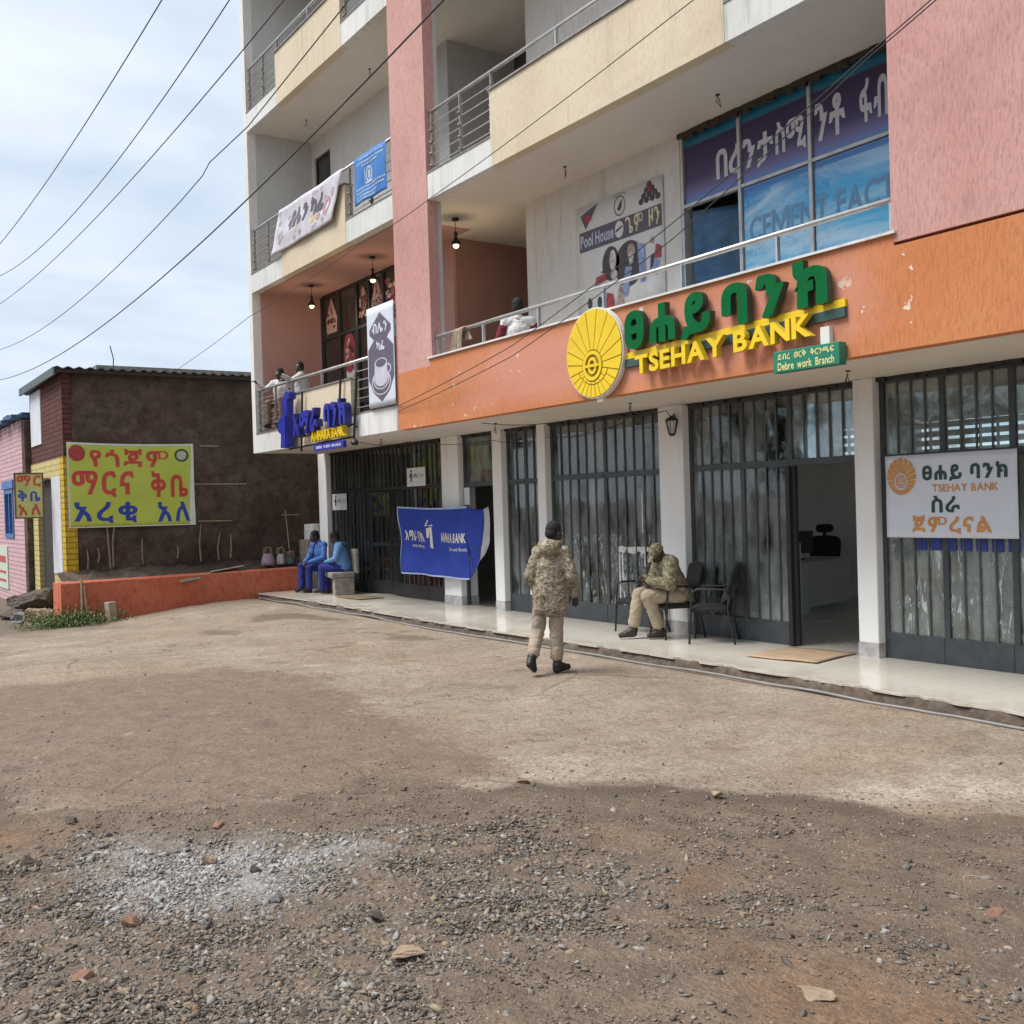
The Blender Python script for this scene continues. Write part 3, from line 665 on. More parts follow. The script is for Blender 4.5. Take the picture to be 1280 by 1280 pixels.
decal(-20.2, 5.62, .62, .74, 'cone'); decal(-19.36, 4.55, .62, .98, 'bowl'); decal(-18.66, 5.62, .4, .78, 'pile'); decal(-18.07, 5.58, .56, .8, 'cone'); decal(-17.34, 5.58, .74, .78, 'pile'); decal(-16.55, 5.6, .6, .7, 'bowl'); decal(-20.2, 4.1, .7, .5, 'letters')
bk = MB()
for a, b in ((-18.90, -18.42), (-18.34, -17.81), (-17.73, -16.94), (-16.86, -16.24)): bk.box(a, b, YB+.046, YB+.05, 5.56, 6.40)
box('balcony_wall', MAT['ceil_pink'], BB, -20.885, -20.71, YB, YB+.2, Z1[1], Z2[0])
bk.build('window_film', P_['dk'], win)

# bay 2, floor 1: window covered by a printed blue film
WX0, WX1, WZ0, WZ1 = -9.50, -5.49, 3.55, 6.44
WC = [-9.50, -8.54, -7.50, -5.49]
wm = MB()
for x in WC: wm.box(x-.022, x+.022, YB-.01, YB+.07, WZ0, WZ1)
for z in (WZ0, 5.55, WZ1):
    for a, b in zip(WC, WC[1:]): wm.box(a+.022, b-.022, YB-.005, YB+.065, z-.018, z+.018)
win2 = wm.build('window', plain('pale_aluminium', (.50, .50, .49), .45, .4, .15, 8), BB)
foam = MB()
for k in range(44):
    x = -9.53+k*.0925; foam.box(x, x+.1, YB-.045-.02*random.random(), YB-.012, 6.405-.045*random.random(), 6.455)
foam.build('window_seal', plain('dark_ragged_foam', (.05, .042, .032), .95, 0, .5, 40, .01), win2)
fm = NT('printed_film'); fx, fy, fz = fm.xyz()
v1 = fm.math('ADD', fz, fm.math('MULTIPLY', fm.math('SUBTRACT', fm.noise(1.2, 4), .5), .05))
band = fm.ramp(fm.math('DIVIDE', fm.math('SUBTRACT', v1, 3.5), 3.0), 0, 1)
rp = fm.n('ShaderNodeValToRGB', {0: fm.math('DIVIDE', fm.math('SUBTRACT', v1, 3.5), 3.0)}); e = rp.color_ramp.elements
e[0].position = 0; e[0].color = (.02, .20, .42, 1); e[1].position = 1; e[1].color = (.01, .13, .25, 1)
for pz_, cc in ((.30, (.02, .40, .74)), (.48, (.07, .50, .82)), (.62, (.06, .36, .74)), (.665, (.03, .14, .42)), (.675, (.10, .30, .62)), (.70, (.12, .20, .50)), (.735, (.13, .10, .26)), (.78, (.05, .03, .105)), (.925, (.035, .022, .08)), (.93, (.012, .16, .27))):
    q = e.new(pz_); q.color = (*cc, 1)
wht = fm.math('MULTIPLY', fm.ramp(fm.noise(2.2, 6, .7, fm.map((1, 1, 1.6)), .6), .48, .68), fm.ramp(fz, 0, 1))
lowm = fm.math('LESS_THAN', fz, 5.45)
txr = fm.math('MULTIPLY', fm.ramp(fm.noise(11, 6, .75, None, 1.0), .5, .62), fm.math('LESS_THAN', fx, -7.15))
cc_ = fm.mix(fm.math('MULTIPLY', fm.math('MULTIPLY', txr, lowm), .75), rp.outputs[0], (.012, .13, .36))
cc_ = fm.mix(fm.math('MULTIPLY', fm.math('MULTIPLY', fm.ramp(fm.noise(1.3, 6, .7, fm.map((.35, 1, 1.6)), .5), .44, .62), lowm), .8), cc_, (.55, .74, .88))
fm.col(cc_); fm.p(Roughness=.25); MAT['film'] = fm.m
fl = MB()
fl.box(WC[0]+.035, WC[1]-.035, YB+.02, YB+.028, 5.58, WZ1-.03)
for a, b in ((1, 2), (2, 3)):
    fl.box(WC[a]+.035, WC[b]-.035, YB+.02, YB+.028, WZ0+.03, 5.52); fl.box(WC[a]+.035, WC[b]-.035, YB+.02, YB+.028, 5.58, WZ1-.03)
fl = fl.build('pane', MAT['film'], win2)
grey_p = plain('pale_grey_lettering', (.55, .55, .60), .4, 0, .05, 5)
wf = wall_fn(-9.5, -6.5, 5.55, 6.44, YB+.02)
lettering('lettering', grey_p, win2, 'በረንታ', off(wf, .004), (.19, .17, .49, .60), .03, .05)
lettering('lettering', grey_p, win2, 'ስሚ', off(wf, .004), (.50, .20, .645, .64), .03, .05)
lettering('lettering', grey_p, win2, 'ንቶ', off(wf, .004), (.685, .20, .82, .70), .03, .05)
lettering('lettering', grey_p, win2, 'ፋብ', off(wf, .004), (.88, .22, .995, .72), .03, .07)
cl = lettering('lettering', plain('faded_blue_grey_lettering', (.13, .30, .50), .4, 0, .05, 5), win2, 'CEMENT FACT', off(wall_fn(-8.42, -6.46, 4.86, 5.16, YB+.02), .004), (0, .0, 1, 1), .02, .06)
# swung-in sash, blue on its face
sa_ = MB(); sa_.box(-.0, .82, -.02, .02, 0, 1.9); sash = sa_.build('sash', plain('blue_film_sash', (.02, .10, .22), .3, 0, .5, 8), None)
sash.parent = win2; sash.location = (-9.45, YB+.12, WZ0+.05); sash.rotation_euler = (0, 0, R(28))

# railings
def railing(x0, x1, cx0, cx1, zs, bars=True):
    top = zs+1.30; y = YF+.07
    hr = MB().tube([(x0, y, top), ((x0+x1)/2, y, top), (x1, y, top)], .027, 10).build('railing', MAT['steel'], BB, smooth=True)
    def post(x, z0):
        m = MB(); m.box(x-.012, x+.012, y-.022, y+.022, z0, top-.024)
        if z0 < zs+.6:
            for k in range(4): m.lathe([(.02, -.012), (.026, 0), (.02, .012)], (x, y-.03, zs+.50+.17*k), 8)
        m.build('post', MAT['rust_steel'] if z0 < zs+.6 else MAT['steel'], hr)
    lowz, hiz = zs+.402, zs+1.03
    for a, b in ((x0, cx0), (cx1, x1)):
        if b-a < .2: continue
        nb = max(1, round((b-a)/.85))
        for k in range(nb+1): post(a+.07+(b-a-.12)*k/nb, lowz)
        for k in range(5): MB().tube([(a+.03, y, zs+.50+.155*k), (b-.02, y, zs+.50+.155*k)], .008, 6).build('bar', MAT['steel'], hr)
    npp = max(2, round((cx1-cx0)/1.3))
    for k in range(1 if cx0-x0 > .2 else 0, npp if x1-cx1 > .2 else npp+1): post(cx0+(cx1-cx0)*k/npp+(.05 if k == 0 else 0)-(.05 if k == npp else 0), hiz)
railing(-20.9, -14.5, -18.95, -16.25, Z1[0])
railing(-20.9, -14.5, -19.2, -16.25, Z2[0])
railing(-20.9, -14.5, -19.22, -16.22, Z3[0])
railing(-13.4, -5.47, -13.4, -5.47, Z1[0])
railing(-13.4, -5.47, -11.65, -7.34, Z2[0])
# bare cable stubs in the balcony ceilings
for x, y, z in ((-11.19, 8.57, Z2[0]), (-8.34, 8.59, Z2[0]), (-19.66, 8.49, Z3[0]), (-16.81, 8.51, Z3[0]), (-9.9, 8.5, Z1[0]), (-13.0, 8.5, Z1[0]), (-16.6, 8.4, Z1[0]), (-6.6, 8.5, Z1[0])):
    m = MB(); m.lathe([(.025, -.012), (.025, 0)], (x, y, z), 10)
    for k in range(3): m.tube([(x, y, z-.02), (x+random.uniform(-.03, .03), y, z-.07), (x+random.uniform(-.07, .07), y+random.uniform(-.05, .05), z-.11-random.random()*.05)], .004, 5)
    m.build('ceiling_stub', MAT['black'], BB)

# ground floor: columns
CX = [(-21.45, -21.02), (-16.0, -15.42), (-14.32, -14.05), (-13.04, -12.83), (-10.25, -9.79), (-7.15, -6.9), (-3.7, -3.2)]
for a, b in CX:
    c = MB().box(a, b, 9.27, 9.62, .30, Z1[0]).build('column', MAT['column'], BB, bevel=.012)
    MB().box(a-.004, b+.004, 9.266, 9.624, .15, .30).build('column_foot', plain('worn_column_foot', (.42, .41, .40), .9, 0, .3, 9, .006) if 'foot' not in MAT else MAT['foot'], c)
# shopfronts
def shopfront(x0, x1, mull, zt, bars, doors=(), panes=True, gm='glass', kick=.27, fmat='frame'):
    f = MB(); y0, y1 = YD, YD+.055
    f.box(x0, x0+.05, y0, y1, .152, 3.10); f.box(x1-.05, x1, y0, y1, .152, 3.10); f.box(x0+.05, x1-.05, y0+.002, y1-.002, 3.05, 3.10)
    cuts = sorted([x0+.05]+list(mull)+[x1-.05])
    for m_ in mull: f.box(m_-.032, m_+.032, y0+.001, y1-.001, .152, 3.05)
    segs = [(cuts[i]+(.032 if i else 0), cuts[i+1]-(.032 if i < len(cuts)-2 else 0)) for i in range(len(cuts)-1)]
    op = lambda a, b: any(a > d0-.1 and b < d1+.1 for d0, d1 in doors)
    for a, b in segs:
        f.box(a, b, y0-.006, y1+.004, zt-.04, zt+.04)
        if not op(a, b): f.box(a, b, y0-.004, y1+.002, .152, .152+kick)
    # ragged sealing foam along the head
    sf = f.build('shopfront', MAT[fmat], BB, bevel=.004)
    fo = MB(); x = x0
    while x < x1:
        s_ = random.uniform(.04, .13); fo.box(x, min(x1, x+s_), YD-.02-.03*random.random(), YD-.002, 3.112-random.uniform(.01, .055), 3.118); x += s_
    fo.build('seal_foam', MAT['frame_dark'], sf)
    for a, b in segs:
        for z0, z1 in ((.152+kick, zt-.04), (zt+.04, 3.05)):
            if z0 < 1 and op(a, b): continue
            box('pane', MAT[gm], sf, a, b, YD+.022, YD+.028, z0, z1)
    if bars:
        g_ = MB()
        for a, b in segs:
            for z0, z1 in ((.152+kick, zt-.04), (zt+.04, 3.05)):
                if z0 < 1 and op(a, b): continue
                n_ = max(2, round((b-a)/bars)); 
                for k in range(1, n_): 
                    xx = a+(b-a)*k/n_; g_.box(xx-.009, xx+.009, YD+.003, YD+.019, z0, z1)
        g_.build('grille', MAT['bar'], sf)
    return sf
MAT['foot'] = plain('worn_column_foot', (.42, .41, .40), .9, 0, .3, 9, .006)
sfA = shopfront(-21.02, -16.0, [-19.22, -17.72, -16.75], 2.27, .17, [(-19.19, -17.75)], gm='glass_dark', fmat='frame_dark')
sfB = shopfront(-15.42, -14.32, [], 2.25, None, [(-15.4, -14.3)])
sfC = shopfront(-14.05, -13.04, [-13.52], 2.25, .18)
sfD = shopfront(-12.83, -10.25, [-11.52], 2.27, .19, gm='glass_scratched')
sfE = shopfront(-9.79, -7.15, [-8.88, -8.13], 2.28, .17, [(-8.1, -7.18)])
sfF = shopfront(-6.9, -3.7, [-6.17, -5.44, -4.5], 2.26, .165, gm='glass_scratched')
sfG = shopfront(-3.2, XR-.05, [-1.8, -.4, 1], 2.26, .2)
box('doorway_jamb', MAT['black'], sfE, -8.16, -8.10, YD-.06, YD+.09, .155, 2.24)
# double door of the left shop, ajar inside the frame
dl = MB(); W_, H_ = .70, 2.05
dl.box(0, .06, 0, .045, 0, H_); dl.box(W_-.06, W_, 0, .045, 0, H_); dl.box(.06, W_-.06, 0, .045, 0, .25); dl.box(.06, W_-.06, 0, .045, H_-.06, H_); dl.box(.06, W_-.06, 0, .045, .95, 1.02)
for k in range(1, 4): dl.box(.06+k*.145-.012, .06+k*.145+.012, .012, .035, .25, H_-.06)
for sx, ang, xx in ((1, 14, -19.18), (-1, -6, -17.76)):
    o = dl.build('door', MAT['frame_dark']); o.parent = sfA; o.location = (xx, YD+.02, .17); o.scale = (sx, 1, 1); o.rotation_euler = (0, 0, R(ang))
    p = MB().box(.06, W_-.06, .02, .026, .25, H_-.06).build('pane', MAT['glass_dark'])
    p.parent = sfA; p.location = o.location; p.scale = o.scale; p.rotation_euler = o.rotation_euler
# interiors
fl_in = MAT['tile']
inn = MB(); inn.box(-14.2, -14.06, 9.64, 15.48, .155, 3.1); inn.box(XL+.21, XR-.01, 14.6, 14.8, .155, 2.45); inn.box(XL+.21, XR-.01, 14.6, 14.8, 3.0, 3.118)
prev = XL+.21
for a, b in ((-11.65, -10.75), (-10.1, -8.0), (-6.5, -5.5)):
    inn.box(prev, a, 14.6, 14.8, 2.45, 3.0); prev = b
inn.box(prev, XR-.01, 14.6, 14.8, 2.45, 3.0)
inn.build('inner_wall', MAT['interior'], BB)
box('ceiling', MAT['interior'], BB, -20.85, XR-.01, YD+.2, 14.59, 3.06, 3.115)
for a, b in ((-11.65, -10.75), (-10.1, -8.0), (-6.5, -5.5)):
    lv = MB()
    for k in range(4): lv.box(a, b, 14.62, 14.68, 2.47+k*.14, 2.56+k*.14)
    k = a
    while k < b: lv.box(k, k+.03, 14.59, 14.62, 2.45, 3.0); k += .28
    lv.build('louvre_window', MAT['white'], BB)
# ------------------------------------------------------------------ big bank sign
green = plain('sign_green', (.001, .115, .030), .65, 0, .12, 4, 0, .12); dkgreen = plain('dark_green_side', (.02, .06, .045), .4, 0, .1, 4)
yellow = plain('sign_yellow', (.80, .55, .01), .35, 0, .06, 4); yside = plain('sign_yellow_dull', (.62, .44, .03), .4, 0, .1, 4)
rimw = plain('white_rim', (.72, .70, .66), .4, 0, .05, 4); slate = plain('slate_green', (.04, .085, .075), .4, 0, .1, 4)
TS = root('bank_sign', (-7.5, YF, 3.1), 'large raised bank sign with green and yellow letters and a yellow sun disc', 'sign')
def tilt(x, z): return z+(x+8.9)*.027
def sunburst(cx, cz, r, y, depth, mats, parent, names=('disc', 'rays', 'emblem')):
    d = MB(); d.prism([(cx+r*1.0*math.cos(a), cz+r*math.sin(a)) for a in np.linspace(0, 2*math.pi, 48, endpoint=False)], y-depth, y)
    d = d.build(names[0], mats[0], parent, bevel=.0)
    MB().prism([(cx+r*.968*math.cos(a), cz+r*.968*math.sin(a)) for a in np.linspace(0, 2*math.pi, 48, endpoint=False)], y-depth-.004, y-depth+.002).build('face', mats[3], d)
    ic = (cx-.04*r, cz-.27*r); yy = y-depth-.014; mb = MB()
    R_ = .965*r
    def hit(a):
        dx, dz = math.cos(a), math.sin(a); ox, oz = ic[0]-cx, ic[1]-cz
        b = ox*dx+oz*dz; c = ox*ox+oz*oz-R_*R_; return -b+math.sqrt(b*b-c)
    def wedge(a0, a1, f0, f1, r0=None):
        pts = []; N = 6; gp = .013*r
        def pt(a, rad): return (ic[0]+rad*math.cos(a), ic[1]+rad*math.sin(a))
        outer = [pt(a0+(a1-a0)*k/N+(gp/ (hit(a0)*f1) if k == 0 else -gp/(hit(a1)*f1) if k == N else 0), hit(a0+(a1-a0)*k/N)*f1-(.0 if f1 == 1 else gp)) for k in range(N+1)]
        inr = lambda a: r0 if r0 else hit(a)*f0
        inner = [pt(a0+(a1-a0)*k/N+(gp/inr(a0)*.8 if k == 0 else -gp/inr(a1)*.8 if k == N else 0), inr(a0+(a1-a0)*k/N)) for k in range(N+1)]
        mb.prism(outer+inner[::-1], yy, y-depth-.001)
    top = np.radians(np.linspace(-12, 192, 12))
    for a, b in zip(top, top[1:]): wedge(a, b, 0, 1, .36*r)
    bot = np.radians(np.linspace(192, 348, 12))
    for a, b in zip(bot, bot[1:]): wedge(a, b, .62, 1)
    bot = np.radians(np.linspace(192, 348, 8))
    for a, b in zip(bot, bot[1:]): wedge(a, b, 0, .6, .36*r)
    rays = mb.build(names[1], mats[1], d)
    e = MB(); fn = lambda q, rad, s=1: (ic[0]+rad*math.cos(q)*s, ic[1]+rad*math.sin(q))
    for ra, rb, sx in ((.33*r, .25*r, 1), (.19*r, .12*r, .8)):
        for k in range(28):
            a, b = 2*math.pi*k/28, 2*math.pi*(k+1)/28
            e.prism([fn(a, ra, sx), fn(b, ra, sx), fn(b, rb, sx), fn(a, rb, sx)], yy-.008, y-depth-.002)
    e.prism([(ic[0]-.24*r, ic[1]-.03*r), (ic[0]+.24*r, ic[1]-.03*r), (ic[0]+.24*r, ic[1]+.03*r), (ic[0]-.24*r, ic[1]+.03*r)], yy-.011, y-depth-.003)
    e.build(names[2], mats[2], d)
    return d
sunburst(-9.45, 3.63, .53, YF-.03, .065, (rimw, yellow, yellow, plain('olive_groove', (.22, .16, .015), .5)), TS)
def letters3d(body, x0, x1, z0, z1, y, depth, mats, parent, bold, gap, space, tf=tilt, name='letter', bev=0):
    for v, f in word(body, gap, space, bold, .5, 0):
        zmid = .5*(v[:, 2].max()+v[:, 2].min()); mb = MB()
        mb.add([(x0+(x1-x0)*a, y-depth*.5+(-(c)*depth), tf(x0+(x1-x0)*a, z0+(z1-z0)*b)) for a, b, c in v], f)
        n = len(mb.f); o = mb.build(name, mats, parent)
        if len(mats) > 1:
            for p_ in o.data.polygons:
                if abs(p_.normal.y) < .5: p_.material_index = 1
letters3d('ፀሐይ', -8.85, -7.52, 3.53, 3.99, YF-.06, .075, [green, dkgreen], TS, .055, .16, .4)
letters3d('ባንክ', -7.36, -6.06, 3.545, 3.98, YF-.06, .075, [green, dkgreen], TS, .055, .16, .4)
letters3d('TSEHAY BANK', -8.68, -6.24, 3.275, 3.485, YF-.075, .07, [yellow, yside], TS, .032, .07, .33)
def bar(z0, z1, m, dy, x0=-8.95, x1=-5.94):
    MB().prism([(x0, tilt(x0, z0)), (x1, tilt(x1, z0)), (x1, tilt(x1, z1)), (x0, tilt(x0, z1))], YF-dy, YF-.018).build('backing_bar', m, TS)
bar(3.49, 3.56, yellow, .048); bar(3.40, 3.488, slate, .055)
for x in (-9.4, -6.15): MB().box(x-.05, x+.05, YF-.07, YF-.017, 3.06 if x < -9 else 3.24, 3.2 if x < -9 else 3.42).build('mounting_plate', rimw, TS)
GB = root('branch_sign', (-6.33, YF, 3.05), 'small green branch name board under the right end of the yellow letters', 'sign')
gpoly = [(-6.71, 3.06), (-5.95, 3.055), (-5.95, 3.255), (-6.71, 3.26)]
board = MB().prism(gpoly, YF-.13, YF-.03).build('board', [plain('branch_green', (.012, .19, .11), .4, 0, .08, 4)], GB, bevel=.006)
pale = plain('pale_yellow_lettering', (.72, .66, .28), .4, 0, .05, 4)
bf = wall_fn(-6.69, -5.97, 3.06, 3.255, YF-.13)
lettering('lettering', pale, board, 'ደብረ ወርቅ ቅርንጫፍ', off(bf, .003), (.05, .56, .95, .92), .02, .09, .6)
lettering('lettering', pale, board, 'Debre work Branch', off(bf, .003), (.05, .08, .95, .46), .02, .07, .5)

# ------------------------------------------------------------------ blue raised sign on the left bay
blue3 = plain('sign_blue', (.022, .028, .30), .38, 0, .15, 4); blue3s = plain('sign_blue_side', (.015, .018, .14), .45, 0, .15, 4)
AM = root('blue_bank_sign', (-17.4, YF, 3.1), 'raised blue Amharic letters over small yellow ones on the left balcony front', 'sign')
ya = YF-.10
mast = MB(); mast.prism([(-18.96, 3.10), (-18.62, 3.10), (-18.58, 4.0), (-18.47, 4.0), (-18.44, 4.12), (-18.62, 4.16), (-18.80, 4.0), (-18.80, 3.72), (-19.06, 3.62), (-19.06, 3.42), (-18.92, 3.36)], ya-.14, ya)
mast.build('emblem', [blue3], AM); MB().prism([(-18.77, 3.12), (-18.66, 3.12), (-18.62, 3.7), (-18.73, 3.7)], ya-.165, ya-.142).build('emblem_stroke', blue3, AM)
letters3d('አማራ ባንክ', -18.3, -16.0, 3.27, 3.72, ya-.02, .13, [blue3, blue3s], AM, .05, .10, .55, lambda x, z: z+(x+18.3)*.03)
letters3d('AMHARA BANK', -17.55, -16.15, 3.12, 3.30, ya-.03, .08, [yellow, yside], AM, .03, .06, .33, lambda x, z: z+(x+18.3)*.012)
strip = MB().box(-17.48, -16.22, ya-.09, ya-.03, 2.95, 3.07).build('strip', blue3, AM)
lettering('lettering', MAT['white'], strip, 'DEBRE WORK BRANCH', off(wall_fn(-17.48, -16.22, 2.95, 3.07, ya-.09), .003), (.08, .3, .92, .7), .02, .1, .6)
fr = MB()
for a, b in (((-18.35, 3.0), (-18.22, 4.12)), ((-16.62, 3.55), (-16.5, 4.2)), ((-16.05, 3.05), (-15.86, 4.2))): fr.tube([(a[0], ya+.03, a[1]), (b[0], ya+.03, b[1])], .022, 6)
fr.tube([(-18.4, ya+.03, 3.27), (-16.0, ya+.03, 3.33)], .018, 6); fr.tube([(-18.95, ya+.03, 3.08), (-16.05, ya+.03, 3.12)], .018, 6)
for x in (-18.3, -17.2, -16.05): fr.tube([(x, ya+.03, 3.29), (x, YF, 3.29)], .015, 6)
fr.build('frame', MAT['black_iron'], AM)
MB().lathe([(.05, -.05), (.07, 0), (.03, .06)], (-16.0, YF-.08, 3.02), 10).build('spotlight', MAT['black'], AM)

# ------------------------------------------------------------------ banners
def cloth(name, x0, x1, z0, z1, y, amp, label, cat, mat, shear=0, sag=0, waves=(3, 2), nu=28, nv=14, drop=0):
    rt_ = root(name, ((x0+x1)/2, y, z0), label, cat); sd_ = random.random()*9
    def fn(u, v, d=0.0):
        x = x0+(x1-x0)*u+shear*(1-v); z = z0+(z1-z0)*v-sag*4*u*(1-u)*v-drop*u
        q = amp*(math.sin(waves[0]*6.28*u+1.3*v+sd_)+.6*math.sin(waves[1]*5*v+4*u+sd_*2)+.5*math.sin(9*u-7*v+sd_))*.5
        return (x, y-d-q*(1-.2*v), z)
    s_ = sheet('cloth', mat, rt_, fn, nu, nv); return rt_, s_, fn
# white banner with the sun emblem on the right shopfront
wprint = plain('bluish_white_vinyl', (.60, .64, .72), .45, 0, .05, 2); oran = plain('print_orange', (.55, .25, .055), .5, 0, .15, 8); dkg = plain('print_dark_green', (.012, .05, .05), .5, 0, .1, 8)
WB, s_, fn = cloth('banner', -6.745, -5.32, 1.435, 2.275, 9.24, .014, 'white banner with an orange sun emblem hanging on the bars of the right shopfront', 'banner', wprint, waves=(2, 1))
emb = MB(); f2 = lambda u, v: fn(u, v, .004); ic = (.137, .70); asp = .84/1.425
def eh(a, rx, rz, oc):
    dx, dz = math.cos(a)*rx/rz, math.sin(a); return (dx, dz)
ru, rv = .123*1.0, .225*1.0; cu, cv = .137, .745; iu, iv = .132, .685
def rad(a, k): 
    ox, oz = (iu-cu)/ru, (iv-cv)/rv; dx, dz = math.cos(a), math.sin(a); b = ox*dx+oz*dz; c = ox*ox+oz*oz-1
    t = (-b+math.sqrt(b*b-c))*k; return (iu+dx*t*ru, iv+dz*t*rv)
def inn_(a, k): return (iu+math.cos(a)*k*ru, iv+math.sin(a)*k*rv)
for lo, hi, n_, a_, b_ in ((-15, 195, 11, None, 1), (195, 345, 11, .66, 1), (195, 345, 7, None, .62)):
    aa = np.radians(np.linspace(lo, hi, n_+1))
    for a, b in zip(aa, aa[1:]):
        g_ = (b-a)*.09; a, b = a+g_, b-g_
        inner = [inn_(b, .45), inn_(a, .45)] if a_ is None else [rad(b, a_), rad(a, a_)]
        poly(emb, f2, [rad(a+(b-a)*k/3, b_) for k in range(4)]+inner)
ringpoly(emb, f2, iu, iv, .36*ru, .36*rv, .25); ringpoly(emb, f2, iu, iv, .2*ru, .22*rv, .35); poly(emb, f2, [(iu-.27*ru, iv-.03*rv), (iu+.27*ru, iv-.03*rv), (iu+.27*ru, iv+.03*rv), (iu-.27*ru, iv+.03*rv)])
flat(emb, 'emblem', oran, WB)
f3 = off(fn, .004)
lettering('lettering', dkg, WB, 'ፀሐይ ባንክ', f3, (.31, .67, .935, .87), .045, .12, .35)
lettering('lettering', oran, WB, 'TSEHAY BANK', f3, (.38, .545, .875, .635), .02, .06, .35)
lettering('lettering', dkg, WB, 'ስራ', f3, (.37, .30, .59, .50), .03, .12)
lettering('lettering', oran, WB, 'ጀምረናል', f3, (.215, .05, .82, .27), .03, .10)
mb = MB()
for k in range(6): mb.add([(-6.42+.17*k, 9.3, 1.30), (-6.30+.17*k, 9.3, 1.30), (-6.30+.17*k, 9.3, 1.43), (-6.42+.17*k, 9.3, 1.43)], [(0, 1, 2, 3)])
bs = MB()
for k in range(7): bs.box(-6.50+.165*k, -6.385+.165*k, YD+.008, YD+.02, 1.30, 1.48)
tag(bs.build('window_sticker', plain('blue_sticker', (.015, .04, .25), .4, 0, .3, 12)), 'blue strip of stickers on the glass just below the white sun banner', 'sticker')

# blue cloth banner wrapped round the column and the doorway
bcl = plain('royal_blue_cloth', (.012, .040, .33), .7, 0, .12, 3); bcl2 = plain('pale_banner_back', (.42, .42, .46), .8, 0, .1, 5)
BBn = root('cloth_banner', (-16, 9.1, .65), 'royal blue cloth banner with white lettering tied across the column and doorway', 'banner')
def bfn(u, v, d=0.0):
    x = -17.34+(u)*2.42; z = .66+.02*u+(1.25-.05*u)*v-.05*(1-v)*u-.03*4*u*(1-u)*v
    q = .045*math.sin(5*u*3.1+2.2*v)*(.4+.6*(1-v))+.03*math.sin(11*u-4*v)+.022*math.sin(9*v+3*u)+.02*math.exp(-((u-.1-v*.5)/.05)**2)
    return (x, 9.12-d-q-.10*math.sin(3.14*u)*0, z)
cl_ = sheet('cloth', bcl, BBn, bfn, 40, 20)
def bfn2(u, v, d=0.0):
    e = bfn(1, v); lowf = (1-v)
    x = e[0]+u*(.50-.36*max(0, .55-v)/.55); y = e[1]+u*.12+.02*math.sin(6*v+4*u); z = e[2]-.01*u-.06*math.sin(3*u*v)+.32*u*max(0, .55-v)/.55
    return (x, y-d, z)
sheet('folded_end', bcl, BBn, lambda u, v: bfn2(u*.72, v), 6, 14); sheet('banner_back', bcl2, BBn, lambda u, v: bfn2(.72+u*.28, v), 6, 14)
bd = MB(); bo = off(bfn, .006)
for a, b, c, d_ in ((0, .0, 1, .022), (0, .975, 1, 1), (0, .022, .012, .975)): 
    N = 24
    for k in range(N if c == 1 else 1):
        if c == 1: poly(bd, bo, [(k/N, b), ((k+1)/N, b), ((k+1)/N, d_), (k/N, d_)])
        else:
            for q in range(12): poly(bd, bo, [(a, b+(d_-b)*q/12), (c, b+(d_-b)*q/12), (c, b+(d_-b)*(q+1)/12), (a, b+(d_-b)*(q+1)/12)])
flat(bd, 'hem', plain('pale_blue_hem', (.35, .45, .70), .7), BBn)
bo = off(bfn, .007)
wl_ = plain('white_lettering', (.70, .68, .62), .6)
lettering('lettering', wl_, BBn, 'አማራ ባንክ', bo, (.07, .50, .42, .66), .03, .08, .35)
lettering('lettering', wl_, BBn, 'AMHARA BANK', bo, (.60, .50, .99, .64), .035, .06, .35)
lettering('lettering', wl_, BBn, 'ከባንክ ባሻገር', bo, (.18, .40, .40, .45), .02, .08, .4)
lettering('lettering', wl_, BBn, 'Debre work Branch', bo, (.76, .385, .99, .435), .01, .07, .4)
em_ = MB(); poly(em_, bo, [(.475, .42), (.505, .40), (.52, .72), (.50, .72)]); poly(em_, bo, [(.455, .56), (.475, .56), (.50, .69), (.52, .72), (.47, .70)])
poly(em_, bo, [(.455, .735), (.535, .735), (.48, .83)]); flat(em_, 'emblem', wl_, BBn)

# papers taped on the left shopfront
def paper(x0, x1, z0, z1, y, label, logo=True):
    o = root('paper_notice', ((x0+x1)/2, y, z0), label, 'notice'); MB().box(x0, x1, y, y+.004, z0, z1).build('sheet', MAT['white'], o)
    f_ = off(wall_fn(x0, x1, z0, z1, y), .003)
    if logo:
        m = MB(); poly(m, f_, [(.2, .25), (.27, .25), (.29, .7), (.22, .75)]); poly(m, f_, [(.12, .5), (.2, .5), (.22, .72)]); poly(m, f_, [(.17, .78), (.31, .8), (.24, .92)]); flat(m, 'emblem', MAT['black'], o)
        lettering('lettering', MAT['black'], o, 'አማራ', f_, (.36, .45, .62, .66), .01, .07); lettering('lettering', plain('grey_lettering', (.25, .25, .28), .6), o, 'ባንክ', f_, (.68, .45, .92, .66), 0, .07)
    return o
paper(-20.92, -20.2, 1.87, 2.22, YD-.02, 'white paper sign with a black emblem on the left end of the left shopfront')
paper(-17.46, -16.74, 2.28, 2.63, YD-.02, 'white paper sign with a black emblem on the transom above the blue banner')
paper(-15.38, -15.2, 1.9, 2.2, YD-.02, 'small blank white notice taped on the narrow doorway frame', False)
paper(-13.47, -13.16, .44, .92, YD-.004, 'white paper stuck low on the narrow two-pane window', False)
